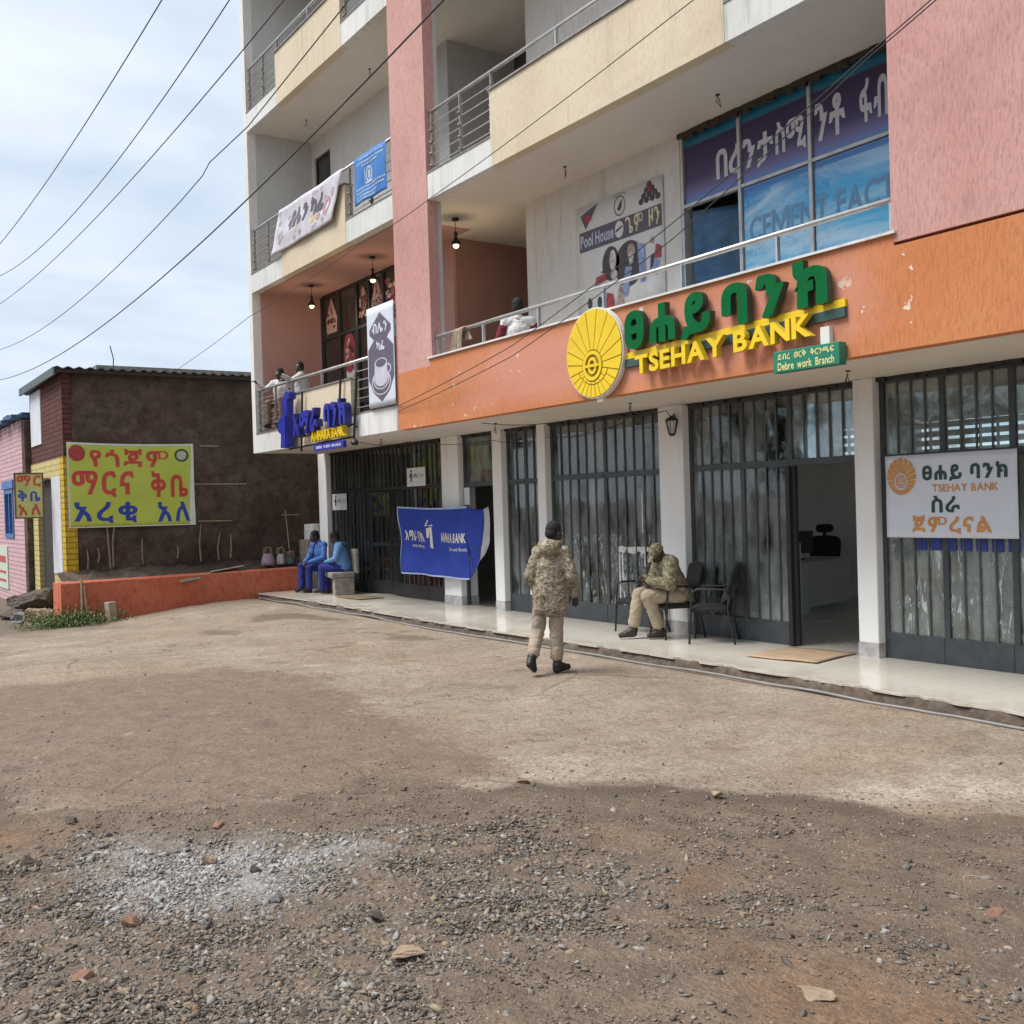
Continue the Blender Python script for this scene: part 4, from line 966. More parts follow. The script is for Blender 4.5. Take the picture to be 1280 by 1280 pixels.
# smeared paint on the glass of the middle shopfront
sm = MB(); rr = np.random.default_rng(4)
def smear(x0, x1, z0, z1):
    pts = []; n = 26
    P = [(x0+(x1-x0)*k/n, z1+rr.normal()*.006) for k in range(n+1)]+[(x1-(x1-x0)*k/n, z0+rr.normal()*.022) for k in range(n+1)]
    sm.prism(P, YD+.012, YD+.0215)
smear(-11.30, -10.36, 1.17, 1.25); 
for x, a, b, w_ in ((-11.27, .45, 1.17, .025), (-11.2, .8, 1.16, .018), (-11.22, .28, .42, .02), (-10.72, .98, 1.16, .02), (-11.18, .3, .62, .012), (-10.75, 1.45, 2.0, .012)):
    n = 14; P = [(x-w_*(.3+rr.random()), a+(b-a)*k/n) for k in range(n+1)]+[(x+w_*(.3+rr.random()), b-(b-a)*k/n) for k in range(n+1)]
    sm.prism(P, YD+.012, YD+.0215)
tag(sm.build('paint_smear', plain('smeared_white_paint', (.60, .60, .57), .8, 0, .2, 30)), 'smeared white paint dribbles on the glass behind the seated guard', 'paint smear')

# yellow-green banner on the mud wall: plane X = const
limeg = plain('lime_yellow_vinyl', (.46, .54, .075), .5, 0, .08, 2); redp = plain('print_red', (.50, .055, .04), .5, 0, .15, 8); bluep = plain('print_blue', (.02, .05, .34), .5, 0, .15, 8)
MWX = -22.3
LB = root('banner', (MWX+.1, 5.4, 1.68), 'lime yellow banner with big red and blue Amharic writing on the mud wall', 'banner')
def lfn(u, v, d=0.0):
    q = .02*math.sin(9*u+2*v)+.014*math.sin(8*v-5*u)
    return (MWX+.075+d+q*.6, 4.2+2.55*u, 1.67+1.74*v-.02*u-.025*math.sin(3.1*u)*v)
sheet('cloth', [limeg], LB, lfn, 30, 16).modifiers[0].offset = 1
lo_ = off(lfn, .006)
bd = MB(); N = 24
for k in range(N):
    for b, t in ((.975, 1), (0, .012)): poly(bd, lo_, [(k/N, b), ((k+1)/N, b), ((k+1)/N, t), (k/N, t)])
for q in range(14):
    poly(bd, lo_, [(0, .012+.963*q/14), (.013, .012+.963*q/14), (.013, .012+.963*(q+1)/14), (0, .012+.963*(q+1)/14)])
    w0 = .02+.03*(1-q/14)
    poly(bd, lo_, [(1-w0, .012+.963*q/14), (1, .012+.963*q/14), (1, .012+.963*(q+1)/14), (1-w0+.002, .012+.963*(q+1)/14)])
flat(bd, 'hem', plain('white_hem', (.62, .66, .60), .6), LB)
lettering('lettering', redp, LB, 'የጎጃም', lo_, (.17, .72, .79, .94), .03, .14)
lettering('lettering', redp, LB, 'ማርና', lo_, (.03, .36, .51, .67), .03, .12)
lettering('lettering', redp, LB, 'ቅቤ', lo_, (.64, .35, .945, .67), .03, .2)
lettering('lettering', bluep, LB, 'አረቂ', lo_, (.04, .05, .53, .30), .03, .16)
lettering('lettering', bluep, LB, 'አለ', lo_, (.69, .05, .955, .29), .03, .16)
pt = MB(); poly(pt, lo_, discpoly(.075, .875, .065, .095)); flat(pt, 'printed_pot', plain('printed_red_pot', (.36, .05, .045), .5, 0, .5, 30), LB)
pt = MB(); ringpoly(pt, lo_, .90, .86, .06, .08, .3); flat(pt, 'printed_bowl', plain('printed_dark_rim', (.05, .07, .03), .5), LB)
pt = MB(); poly(pt, off(lfn, .004), discpoly(.90, .86, .045, .058)); flat(pt, 'printed_bowl', plain('printed_pale_bowl', (.45, .47, .38), .5, 0, .4, 30), LB)

# coffee banner, upper banner, blue poster and games poster
plum = plain('plum_print', (.105, .085, .125), .5, 0, .1, 6); offw = plain('cool_white_vinyl', (.60, .63, .70), .5, 0, .06, 3)
CB, s_, fn = cloth('banner', -15.45, -14.51, 3.53, 5.17, YF-.055, .0012, 'tall white cafe banner with a dark coffee cup drawing hung beside the pink pier', 'banner', offw, waves=(1, 1), drop=.0)
f_ = off(fn, .004); m = MB(); poly(m, f_, [(.1, .73), (.1, .78), (.5, .93), (.9, .78), (.9, .73), (.74, .67), (.26, .67)]); poly(m, f_, [(.26, .67), (.74, .67), (.97, .58), (.97, .28), (.80, .15), (.5, .05), (.2, .15), (.03, .28), (.03, .58)]); flat(m, 'printed_shape', plum, CB)
f_ = off(fn, .007); m = MB(); ringpoly(m, f_, .5, .24, .36, .125, .10); ringpoly(m, f_, .5, .27, .30, .10, .12); poly(m, f_, discpoly(.5, .30, .27, .10)); poly(m, f_, [(.25, .30), (.75, .30), (.72, .43), (.28, .43)]); ringpoly(m, f_, .5, .43, .24, .05, .18); ringpoly(m, f_, .76, .36, .12, .05, .3); flat(m, 'printed_cup', plain('pale_cup_print', (.50, .48, .55), .5), CB)
f_ = off(fn, .010); m = MB(); poly(m, f_, discpoly(.5, .43, .19, .038)); flat(m, 'printed_coffee', plum, CB)
lettering('lettering', offw, CB, 'ብሌን', off(fn, .008), (.2, .73, .78, .83), .03, .08); lettering('lettering', offw, CB, 'ካፌ', off(fn, .008), (.36, .555, .66, .65), .03, .08)
UB, s_, fn = cloth('banner', -19.05, -16.15, 6.93, 7.71, YF-.07, .03, 'slanting white printed banner draped over the second floor railing', 'banner', plain('mauve_white_vinyl', (.56, .53, .57), .55, 0, .16, 5), shear=-.48, waves=(2, 2), sag=.01)
f_ = off(fn, .006)
lettering('lettering', plain('blurred_dark_print', (.12, .10, .14), .5), UB, 'ብሌን ካፌ', f_, (.22, .40, .78, .80), .06, .05, .2)
m = MB(); poly(m, f_, [(.38, .25), (.66, .25), (.68, .40), (.40, .40)]); flat(m, 'printed_strip', plain('yellow_print', (.60, .47, .10), .5, 0, .2, 10), UB)
m = MB(); ringpoly(m, f_, .85, .42, .06, .16, .4); ringpoly(m, f_, .73, .3, .03, .07, .5); flat(m, 'printed_ring', plain('pink_print', (.50, .22, .24), .5), UB)
m = MB(); rr = np.random.default_rng(3)
for _ in range(46):
    u, v = rr.uniform(.03, .95), rr.uniform(.06, .92)
    if not (.2 < u < .78 and .2 < v < .8): ringpoly(m, f_, u, v, .018, .05, .35, 10)
flat(m, 'printed_pattern', plain('pale_mauve_print', (.40, .33, .39), .5), UB)
PB, s_, fn = cloth('poster', -15.78, -14.62, 6.95, 7.72, YF-.05, .025, 'small blue poster with a white emblem tied to the second floor railing', 'poster', plain('poster_blue', (.035, .17, .48), .5, 0, .12, 5), waves=(2, 1))
f_ = off(fn, .005); pw = plain('faded_white_print', (.38, .50, .64), .5); m = MB(); ringpoly(m, f_, .48, .53, .10, .17, .3); poly(m, f_, [(.38, .34), (.58, .34), (.56, .40), (.40, .40)]); poly(m, f_, discpoly(.48, .53, .045, .10)); poly(m, f_, [(.36, .36), (.375, .36), (.375, .70), (.36, .70)]); poly(m, f_, [(.585, .36), (.60, .36), (.60, .70), (.585, .70)])
rr = np.random.default_rng(8)
for row, (v, u0, u1) in enumerate(((.90, .2, .9), (.81, .1, .9), (.74, .3, .8), (.28, .08, .95), (.20, .08, .9), (.12, .08, .7), (.05, .1, .6))):
    u = u0
    while u < u1: d_ = rr.uniform(.015, .06); poly(m, f_, [(u, v), (u+d_, v+.005), (u+d_, v+.045), (u, v+.04)]); u += d_+.018
flat(m, 'printed_marks', pw, PB)
# games poster on the white wall
GP = root('poster', (-10.7, YB, 4.6), 'large white games room poster on the white wall above the sun disc', 'poster')
fn = wall_fn(-11.66, -9.84, 4.45, 6.06, YB-.02)
sheet('sheet', plain('poster_white', (.68, .68, .67), .5, 0, .08, 3), GP, fn, 6, 6)
m = MB(); f_ = off(fn, .003)
poly(m, f_, [(.04, .60), (.985, .60), (.985, .775), (.04, .775)]); poly(m, f_, [(.06, .92), (.28, .985), (.12, .79)])
flat(m, 'printed_band', plum, GP)
lettering('lettering', plain('pale_blue_lettering', (.48, .52, .66), .5), GP, 'Pool House', off(fn, .006), (.055, .635, .455, .745), .03, .05, .3)
lettering('lettering', plain('cream_lettering', (.68, .60, .36), .5), GP, 'ጌም ዞን', off(fn, .006), (.59, .625, .965, .765), .02, .1, .45)
m = MB(); poly(m, off(fn, .006), discpoly(.52, .69, .05, .07)); flat(m, 'printed_ball', plain('poster_white_print', (.66, .66, .66), .5), GP)
m = MB(); f6 = off(fn, .0075)
poly(m, f6, [(.48, .67), (.56, .70), (.56, .715), (.48, .69)]); ringpoly(m, off(fn, .003), .53, .885, .065, .085, .12); poly(m, f_, [(.50, .86), (.54, .92), (.56, .93), (.55, .87), (.53, .84)])
for k in range(7): poly(m, f_, discpoly(.46+.023*k, .985-.0016*(k-3)**2, .006, .007, 8))
rrr = ((.86, .965), (.83, .925), (.89, .925), (.80, .885), (.86, .885), (.92, .885), (.77, .845), (.83, .845), (.89, .845), (.95, .845))
for u, v in rrr: poly(m, f_, discpoly(u, v, .028, .026, 14))
poly(m, f_, discpoly(.41, .43, .10, .145)); poly(m, f_, discpoly(.62, .38, .16, .19))
flat(m, 'printed_shapes', plain('charcoal_print', (.06, .045, .055), .5, 0, .4, 14), GP)
for c_, shp in (((.34, .04, .05), [[(.22, .28), (.36, .30), (.37, .36), (.24, .35)], [(.33, .05), (.45, .06), (.43, .17), (.36, .19)], [(.90, .36), (.97, .35), (.98, .44), (.92, .47)], discpoly(.15, .88, .05, .03, 10), discpoly(.87, .925, .02, .02, 10)]),
                ((.55, .52, .50), [discpoly(.44, .45, .04, .09, 12), discpoly(.45, .33, .04, .04, 12), [(.62, .45), (.68, .45), (.67, .38), (.63, .36)]]),
                ((.26, .33, .55), [[(.53, .12), (.60, .12), (.66, .35), (.58, .36)], [(.74, .2), (.80, .2), (.80, .50), (.72, .52)], [(.88, .25), (.92, .22), (.96, .33), (.90, .36)]]),
                ((.42, .30, .26), [discpoly(.65, .48, .045, .06, 12), discpoly(.88, .51, .022, .028, 10), [(.46, .06), (.56, .06), (.52, .26)]]),
                ((.03, .05, .06), [discpoly(.15, .14, .028, .05, 10), discpoly(.27, .13, .028, .05, 10), [(.85, .28), (.90, .30), (.90, .40), (.86, .38)], [(.30, .37), (.38, .38), (.38, .39), (.30, .385)]])):
    m = MB()
    for q, p_ in enumerate(shp): poly(m, off(fn, .0085+.0006*q+c_[0]*.004), p_)
    flat(m, 'printed_figures', plain('poster_ink', c_, .5, 0, .45, 18), GP)

# ------------------------------------------------------------------ lamps
def pendant(x, y, label):
    o = empty('pendant_lamp', (x, y, 6.44), 0, label, 'lamp', 'lit pendant lamps on the first floor balcony')
    MB().lathe([(.055, -.025), (.06, 0)], (0, 0, 0), 12).build('ceiling_rose', MAT['black_iron'], o, smooth=False)
    MB().tube([(0, 0, -.03), (0, 0, -.20)], .006, 6).build('cord', MAT['black_iron'], o)
    MB().lathe([(.015, -.20), (.03, -.22), (.03, -.25), (.018, -.26), (.03, -.31), (.07, -.37), (.085, -.41)], (0, 0, 0), 14).build('shade', MAT['black_iron'], o, smooth=True)
    MB().lathe([(.02, -.34), (.035, -.37), (.05, -.405), (.046, -.435), (.025, -.458), (.005, -.462)], (0, 0, 0), 14).build('bulb', MAT['bulb'], o, smooth=True)
    l = bpy.data.lights.new('bulb_light', 'POINT'); l.energy = 5; l.color = (1, .75, .42); l.shadow_soft_size = .06
    lo = bpy.data.objects.new('bulb_light', l); COL.objects.link(lo); lo.parent = o; lo.location = (0, 0, -.54)
pendant(-19.57, 8.44, 'leftmost lit pendant lamp, hanging in the pink left balcony near its side wall')
pendant(-16.88, 8.48, 'lit pendant lamp in the left balcony nearest the pink pier, before the window wall')
pendant(-14.03, 8.53, 'lit pendant lamp right of the pink pier, above the towel on the railing')
LN = root('wall_lantern', (-9.86, 9.2, 2.7), 'black wall lantern on the white column between the two middle shopfronts', 'lantern')
MB().tube([(-9.93, 9.265, 2.98), (-9.86, 9.20, 2.99), (-9.80, 9.12, 2.95)], .012, 6).build('bracket', MAT['black_iron'], LN)
l_ = MB(); l_.lathe([(.015, .03), (.085, -.02), (.085, -.035)], (-9.84, 9.14, 2.94), 8)
for k in range(6): a = k*1.047; l_.tube([(-9.84+.08*math.cos(a), 9.14+.08*math.sin(a), 2.905), (-9.84+.045*math.cos(a), 9.14+.045*math.sin(a), 2.74)], .006, 5)
l_.lathe([(.05, 0), (.03, -.03)], (-9.84, 9.14, 2.74), 8); l_.build('cage', MAT['black_iron'], LN)
MB().lathe([(.072, -.04), (.042, -.19)], (-9.84, 9.14, 2.94), 8).build('lamp_glass', MAT['glass'], LN)
# ------------------------------------------------------------------ neighbouring houses on the left
MUD = NT('straw_mud_plaster'); mn = MUD.noise(5, 7, .7); ml = MUD.noise(.6, 4)
mst = MUD.ramp(MUD.noise(40, 4, .7, MUD.map((1, 1, 1.8)), 1.5), .57, .63)
mc = MUD.mix(MUD.ramp(ml, .35, .65), (.095, .067, .052), (.20, .150, .118)); mc = MUD.mix(MUD.ramp(mn, .3, .6, (.85,)*3, (0,)*3), mc, (.04, .027, .021))
MUD.col(MUD.mix(MUD.math('MULTIPLY', mst, .8), mc, (.30, .225, .165))); MUD.p(Roughness=.95, Specular_IOR_Level=.15); MUD.bump(MUD.math('ADD', mn, MUD.math('MULTIPLY', mst, .3)), 1, .05)
MAT['mud'] = MUD.m
def brickmat(name, c1, c2, mortar, rough=.85, sc=1.0):
    m = NT(name); x, y, z = m.xyz(); v = m.n('ShaderNodeCombineXYZ', {0: m.math('ADD', x, y), 1: z, 2: 0.}).outputs[0]
    b = m.n('ShaderNodeTexBrick', {'Vector': v, 'Color1': (*c1, 1), 'Color2': (*c2, 1), 'Mortar': (*mortar, 1), 'Scale': 1., 'Mortar Size': .012, 'Mortar Smooth': .3, 'Brick Width': .26*sc, 'Row Height': .085*sc, 'Bias': 0.})
    cc = m.mix(m.ramp(m.noise(6, 5), .35, .7, (.4,)*3, (0,)*3), b.outputs[0], tuple(q*.55 for q in c1))
    m.col(cc); m.p(Roughness=rough, Specular_IOR_Level=.25)
    m.bump(m.math('SUBTRACT', m.math('MULTIPLY', m.noise(20, 3), .3), b.outputs[1]), .8, .02); return m.m
redb = brickmat('dark_red_brick', (.105, .038, .033), (.15, .055, .045), (.045, .022, .02), sc=1.2)
yelb = brickmat('yellow_painted_brick', (.56, .37, .03), (.62, .42, .05), (.30, .19, .02), sc=1.35)
pale_y = brickmat('pale_yellow_brick', (.58, .48, .20), (.62, .52, .25), (.42, .34, .14), sc=1.35)
pinkb = brickmat('pink_painted_brick', (.62, .40, .43), (.68, .46, .48), (.40, .25, .27), sc=1.25)
wood = plain('weathered_pole_wood', (.33, .25, .17), .9, 0, .35, 22, .004); tin = plain('dull_roof_tin', (.10, .11, .11), .55, .5, .4, 6)
MH = root('mud_house', (-23.5, 6, -.2), 'dark brown mud walled house with a red brick and yellow painted street front', 'house')
# mud wall as a lumpy slab
ny, nz = 150, 90; yy = np.linspace(4.16, 12.5, ny); zz = np.linspace(-.3, 4.86, nz); mb = MB()
Yg, Zg = np.meshgrid(yy, zz); Xg = MWX+(fbm(Yg*2.2, Zg*2.2, 6, 41)-.5)*.20-.10*npS((1.0-Zg)/.6)*fbm(Yg*3, Zg*3, 3, 43)
vs = np.stack([Xg, Yg, Zg], -1).reshape(-1, 3); ii = np.arange(nz-1)[:, None]*ny+np.arange(ny-1)[None]
mb.add(vs, np.stack([ii, ii+1, ii+1+ny, ii+ny], -1).reshape(-1, 4)); mb.box(-26.0, MWX-.12, 12.2, 12.5, -.3, 4.86)
mb.build('wall', MAT['mud'], MH, smooth=True)
fm_ = MB(); fm_.box(-26.0, -22.26, 4.15, 4.32, 3.12, 4.86); fm_.build('brick_front', redb, MH)
MB().box(-22.58, -22.235, 4.132, 4.36, .62, 3.119).build('yellow_pier', yelb, MH)
MB().box(-22.52, -22.25, 4.14, 4.34, -.3, .618).build('pier_foot', MAT['concrete'], MH)
MB().box(-26.0, -22.59, 4.135, 4.3, 2.72, 3.118).build('lintel', pale_y, MH)
for xa, xb in ((-26.0, -25.35), (-23.6, -22.59)): MB().box(xa, xb, 4.145, 4.3, -.3, 2.719).build('lower_wall', pale_y, MH)
MB().box(-25.34, -23.61, 4.25, 4.3, -.3, 2.718).build('door', plain('painted_doorway_shade', (.03, .022, .018), .8, 0, .3, 10), MH)  # dark sheet paints the shade inside the open doorway
MB().box(-25.8, -24.55, 4.128, 4.149, 3.52, 4.72).build('shutter_panel', plain('white_metal_panel', (.62, .64, .66), .6, 0, .08, 4), MH)
MB().box(-23.55, -22.60, 4.126, 4.144, .72, 2.75).build('white_sheet', plain('white_plastic_sheet', (.60, .60, .63), .5, 0, .06, 4), MH)
rf = MB(); n = 170; prof = []
for k in range(n+1): prof.append((4.0+8.8*k/n, 4.90+.022*math.sin(k*1.55)))
vs = [(x, y, z+(-.10 if x < -23 else 0)) for x in (-26.35, -22.08) for y, z in prof]; rf.add(vs, [(k, k+1, n+2+k, n+1+k) for k in range(n)])
ro = rf.build('roof', tin, MH); sl = ro.modifiers.new('thickness', 'SOLIDIFY'); sl.thickness = .02
MB().box(-26.3, -22.12, 3.98, 4.02, 4.74, 4.90).build('fascia', plain('grey_green_fascia', (.09, .11, .105), .6, 0, .3, 5), MH)
MB().box(-22.2, -22.12, 4.04, 12.4, 4.80, 4.868).build('wall_plate', plain('dark_timber', (.045, .035, .028), .9, 0, .3, 9), MH)
pl = random.Random(3)
for y, z0, h in ((4.55, .82, .40), (4.98, .80, 1.0), (5.05, .82, 1.0), (5.62, .86, .55), (6.35, .95, .28), (6.85, .85, .80), (7.25, .85, .62), (7.5, .9, .5), (4.75, .95, .3)):
    MB().tube([(MWX+.03, y+pl.uniform(-.02, .02), z0), (MWX+.055, y+pl.uniform(-.03, .03), z0+h*.5), (MWX+.04, y+pl.uniform(-.05, .05), z0+h)], [pl.uniform(.016, .028), .022, .012], 7).build('wall_pole', plain('dusty_pole_wood', (.24, .18, .13), .95, 0, .4, 18), MH)
for y0, y1, z in ((6.75, 7.9, 2.52), (6.8, 7.55, 1.72), (6.9, 7.3, 3.35), (8.7, 9.1, 1.8)):
    MB().tube([(MWX+.06, y0, z), (MWX+.075, y1, z-.01)], .014, 6).build('wall_pole', wood, MH)
an = MB().tube([(-24, 5.56, 4.85), (-24, 5.58, 5.4), (-24.02, 5.52, 5.68)], .012, 5).build('roof_rod', MAT['cable']); tag(an, 'thin bent rod standing up from the mud house roof', 'rod')
# terrace wall and the earth behind it
TW = root('terrace_wall', (-21.45, 6.3, -.2), 'low orange red rendered wall in front of the mud house', 'wall')
ored = stucco('orange_red_render', (.50, .125, .065), (.57, .175, .10), .8, .004, 14, .6, stain=(.22, .12, .08)).m
tw = MB(); prof = [(-21.40, -.35), (-21.40, .60), (-21.42, .625), (-21.62, .63), (-21.64, -.35)]
ys = np.linspace(3.86, 8.72, 60)
vs = [(x+.012*math.sin(y*5+z*9), y, z+(.02*(y-3.8)/5 if z > .3 else 0)+(.012*(float(fbm(np.array(y*4.), np.array(x*9.), 3, 7))-.5) if z > .3 else 0)) for y in ys for x, z in prof]
tw.add(vs, [(i*5+k, i*5+k+1, (i+1)*5+k+1, (i+1)*5+k) for i in range(59) for k in range(4)]+[(0, 1, 2, 3, 4), tuple(59*5+k for k in (4, 3, 2, 1, 0))])
tw.build('wall_face', ored, TW)
MB().box(-22.2, -21.65, 3.86, 4.02, -.35, .60).build('end_return', ored, TW)
eb = MB(); ny, nx = 90, 14; rows = []
for i, y in enumerate(np.linspace(3.95, 12, ny)):
    for j, x in enumerate(np.linspace(-21.66, -22.3, nx)):
        rows.append((x, y, .57+.23*(j/(nx-1))+.16*(float(fbm(np.array(y*5.), np.array(x*8.), 4, 13))-.5)))
eb.add(rows, [(i*nx+j, i*nx+j+1, (i+1)*nx+j+1, (i+1)*nx+j) for i in range(ny-1) for j in range(nx-1)])
tag(eb.build('earth_bank', MAT['mud'], smooth=True), 'strip of crumbled earth between the low orange wall and the mud wall', 'earth', kind='structure')
def slab(x, y, z, a, b, h, rz, m, label, name='board', cat='board'):
    o = MB().box(-a/2, a/2, -b/2, b/2, 0, h).build(name, m, bevel=.006); o.location = (x, y, z); o.rotation_euler = (R(6), R(-14), rz); return tag(o, label, cat)
slab(-21.60, 7.15, .66, .34, .75, .02, R(8), plain('pale_board', (.48, .44, .38), .8, 0, .2, 9), 'pale flat board lying on top of the low orange wall')
slab(-21.38, 6.35, .50, .10, .42, .05, R(4), plain('grey_mortar_lump', (.30, .27, .23), .9, 0, .3, 9), 'grey slab of mortar stuck on the top edge of the low orange wall', 'mortar_slab', 'slab')
def bag(y, w, h, c, label, name='carrier_bag'):
    o = root(name, (-21.85, y, .72), label, 'bag'); mb = MB(); n = 14; vs = []
    for z, s_ in ((0, .8), (.06, 1), (.3, .95), (.6, .85), (.9, .7), (1, .62)):
        for k in range(n): a = 6.283*k/n; vs.append((-21.85+.10*s_*math.cos(a)+.012*math.sin(3*a+z*7), y+w*.5*s_*math.sin(a)+.012*math.sin(5*a), .70+h*z))
    mb.add(vs, [(r_*n+k, r_*n+(k+1) % n, (r_+1)*n+(k+1) % n, (r_+1)*n+k) for r_ in range(5) for k in range(n)]+[tuple(range(n))[::-1]])
    mb.build('body', plain('bag_fabric', c, .7, 0, .3, 26), o, smooth=True)
    for dx in (-.05, .05): MB().tube([(-21.85+dx, y-.08, .70+h), (-21.85+dx, y-.06, .70+h+.13), (-21.85+dx, y+.05, .70+h+.14), (-21.85+dx, y+.08, .70+h)], .009, 5).build('handle', wood, o)
bag(8.20, .30, .26, (.36, .25, .33), 'pinkish woven carrier bag on the low wall near its right end')
bag(8.50, .20, .24, (.38, .37, .36), 'pale grey carrier bag next to the pink one on the low wall')
bag(8.72, .24, .14, (.05, .13, .11), 'small dark green bag at the foot of the thin pole on the low wall')
tag(MB().tube([(-21.9, 8.75, .72), (-22.12, 8.74, 1.9)], .012, 6).build('thin_pole', wood), 'thin pole leaning on the mud wall beside the bags', 'pole')
tag(MB().tube([(-21.25, 4.2, -.25), (-21.3, 4.22, .72)], [.028, .02], 7).build('stake', wood), 'left wooden stake standing against the end of the low orange wall', 'stake')
tag(MB().tube([(-21.18, 4.30, -.25), (-21.28, 4.26, .55)], [.02, .016], 7).build('stake', wood), 'shorter right wooden stake crossing the taller one at the low wall', 'stake')
sp_ = MB().box(-.09, .09, -.08, .08, -.25, .24).build('concrete_stump', plain('tan_concrete', (.33, .27, .20), .9, 0, .25, 9, .008), bevel=.02); sp_.location = (-21.08, 4.7, -.02); sp_.rotation_euler = (R(3), R(-4), .3); tag(sp_, 'short square concrete stump standing before the low orange wall', 'stump')
for x, y, s, q, m, lb, sd_ in ((-23.55, 3.75, .62, .42, 0, 'big flat dark rock on top of the heap below the yellow pier', 410), (-22.75, 3.72, .42, .62, 2, 'squarish tan block of stone in the heap beside the low orange wall', 411),
      (-22.1, 3.90, .25, .55, 2, 'pale rounded boulder beside the green weeds', 412), (-23.2, 3.35, .28, .5, 3, 'grey stone in front of the rock heap', 413), (-22.6, 3.25, .2, .4, 3, 'small flat grey stone at the street edge of the rock heap', 414), (-24.6, 3.55, .55, .3, 0, 'low dark rock at the far left of the rock heap', 415)):
    big_rock(x, y, s, q, rock_m[m], lb, sd_, sd_, 4 if s > .3 else 3, z=-.22+(.28 if sd_ == 410 else 0))
big_rock(-23.7, 3.7, .6, .5, rock_m[0], 'dark block under the big flat rock of the heap', 420, 1.1, 4, z=-.28)
# weeds
gm = NT('weed_leaves'); gm.col(gm.mix(gm.ramp(gm.noise(5, 3), .55, .66), gm.mix(gm.noise(14, 3), (.03, .075, .014), (.10, .17, .035)), (.26, .20, .09))); gm.p(Roughness=.7); wd = MB(); rr = random.Random(5)
for _ in range(4200):
    a = rr.gauss(0, .42); b = rr.gauss(0, .24); x, y = -21.15+a*.55, 4.0+b*1.9; h = max(.04, rr.gauss(.24, .09)); t = rr.uniform(0, 6.28); l = rr.uniform(.02, .05)
    if x < -21.95 or abs(b) > .6: continue
    z = -.22+rr.uniform(0, h); c, s_ = math.cos(t), math.sin(t); lx, ly = rr.uniform(-.03, .03), rr.uniform(-.03, .03)
    wd.add([(x-s_*l*.3, y+c*l*.3, z), (x+c*l*.6, y+s_*l*.6, z+l*.7), (x+s_*l*.3, y-c*l*.3, z+.005), (x-c*l*.4, y-s_*l*.4, z-.02)], [(0, 1, 2, 3)])
tag(wd.build('weeds', gm.m), 'patch of green weeds growing at the left end of the low orange wall', 'weeds', kind='stuff')
# projecting sign
HS = root('hanging_sign', (-23.6, 3.75, 1.9), 'small square painted sign with Amharic words sticking out by the yellow pier', 'sign')
MB().box(-23.64, -23.61, 3.45, 3.96, 1.92, 2.82).build('board', limeg if False else plain('yellow_green_paint', (.46, .47, .16), .6, 0, .15, 6), HS)
fb = MB(); fb.box(-23.65, -23.60, 3.42, 3.45, 1.89, 2.85); fb.box(-23.65, -23.60, 3.96, 3.99, 1.89, 2.85); fb.box(-23.65, -23.60, 3.45, 3.96, 2.82, 2.85); fb.box(-23.65, -23.60, 3.45, 3.96, 1.89, 1.92); fb.box(-23.64, -23.61, 3.99, 4.16, 2.7, 2.73); fb.build('frame', plain('rusty_frame', (.14, .08, .05), .8, 0, .4, 14), HS)
hfn = lambda u, v, d=0.0: (-23.609+d, 3.45+.51*u, 1.92+.9*v)
lettering('lettering', redp, HS, 'ማር', off(hfn, .003), (.04, .70, .96, .97), .03, .15)
lettering('lettering', bluep, HS, 'ቅቤ', off(hfn, .003), (.08, .37, .92, .64), .03, .25)
lettering('lettering', redp, HS, 'አለ', off(hfn, .003), (.08, .04, .92, .30), .03, .25)
# pink brick house and the grey one behind
PH = root('pink_house', (-29, 5, -.2), 'pink painted brick house with a blue window at the left edge', 'house')
ph = MB(); ph.box(-27.75, -26.3, 4.0, 9, -.3, 4.2); ph.box(-33, -29.1, 4.0, 9, -.3, 4.2); ph.box(-29.1, -27.75, 4.0, 9, -.3, 1.42); ph.box(-29.1, -27.75, 4.0, 9, 2.62, 4.2); ph.box(-29.1, -27.75, 4.3, 9, 1.42, 2.62); ph.build('wall', pinkb, PH)
MB().box(-26.3, -26.02, 4.02, 9, -.3, 4.12).build('mud_flank', MAT['mud'], PH)
blw = plain('blue_window_paint', (.05, .14, .36), .5, 0, .15, 6)
wfm = MB(); wfm.box(-29.1, -29.0, 3.97, 4.1, 1.42, 2.62); wfm.box(-27.85, -27.75, 3.97, 4.1, 1.42, 2.62); wfm.box(-29.0, -27.85, 3.975, 4.095, 1.42, 1.52); wfm.box(-29.0, -27.85, 3.975, 4.095, 2.52, 2.62); wfm.box(-28.47, -28.38, 3.98, 4.09, 1.52, 2.52); wo = wfm.build('window', blw, PH)
MB().box(-29.0, -27.85, 4.06, 4.07, 1.52, 2.52).build('pane', MAT['glass_dark'], wo)
MB().box(-29.3, -27.55, 3.95, 4.06, 2.64, 2.84).build('window_hood', blw, PH)
rr_ = MB()
for k in range(9): rr_.box(-33+.77*k, -32.3+.77*k, 3.78+.02*(k % 2), 4.5, 4.22+.05*(k % 2), 4.30+.05*(k % 2))
rr_.box(-33, -26.2, 4.0, 9.2, 4.25, 4.36); rr_.build('roof', plain('blue_roof_edge', (.05, .11, .22), .6, .2, .4, 8), PH)
ps = MB().box(-31.2, -28.9, 3.975, 3.995, .1, 1.2).build('painted_panel', plain('pale_green_panel', (.52, .58, .46), .6, 0, .06, 4), PH)
pm = MB()
for z in (.28, .5, .78): pm.box(-30.9, -29.2, 3.966, 3.973, z, z+(.16 if z > .7 else .06))
pm.build('red_stripes', redp, ps)
GH = root('grey_house', (-33, 8, 0), 'grey concrete house rising behind the pink house', 'house')
MB().box(-38, -31.5, 7.0, 13, -.3, 6.0).build('wall', MAT['grey_wall'], GH); MB().box(-38.2, -31.3, 6.8, 13.2, 6.0, 6.25).build('roof', MAT['concrete'], GH)

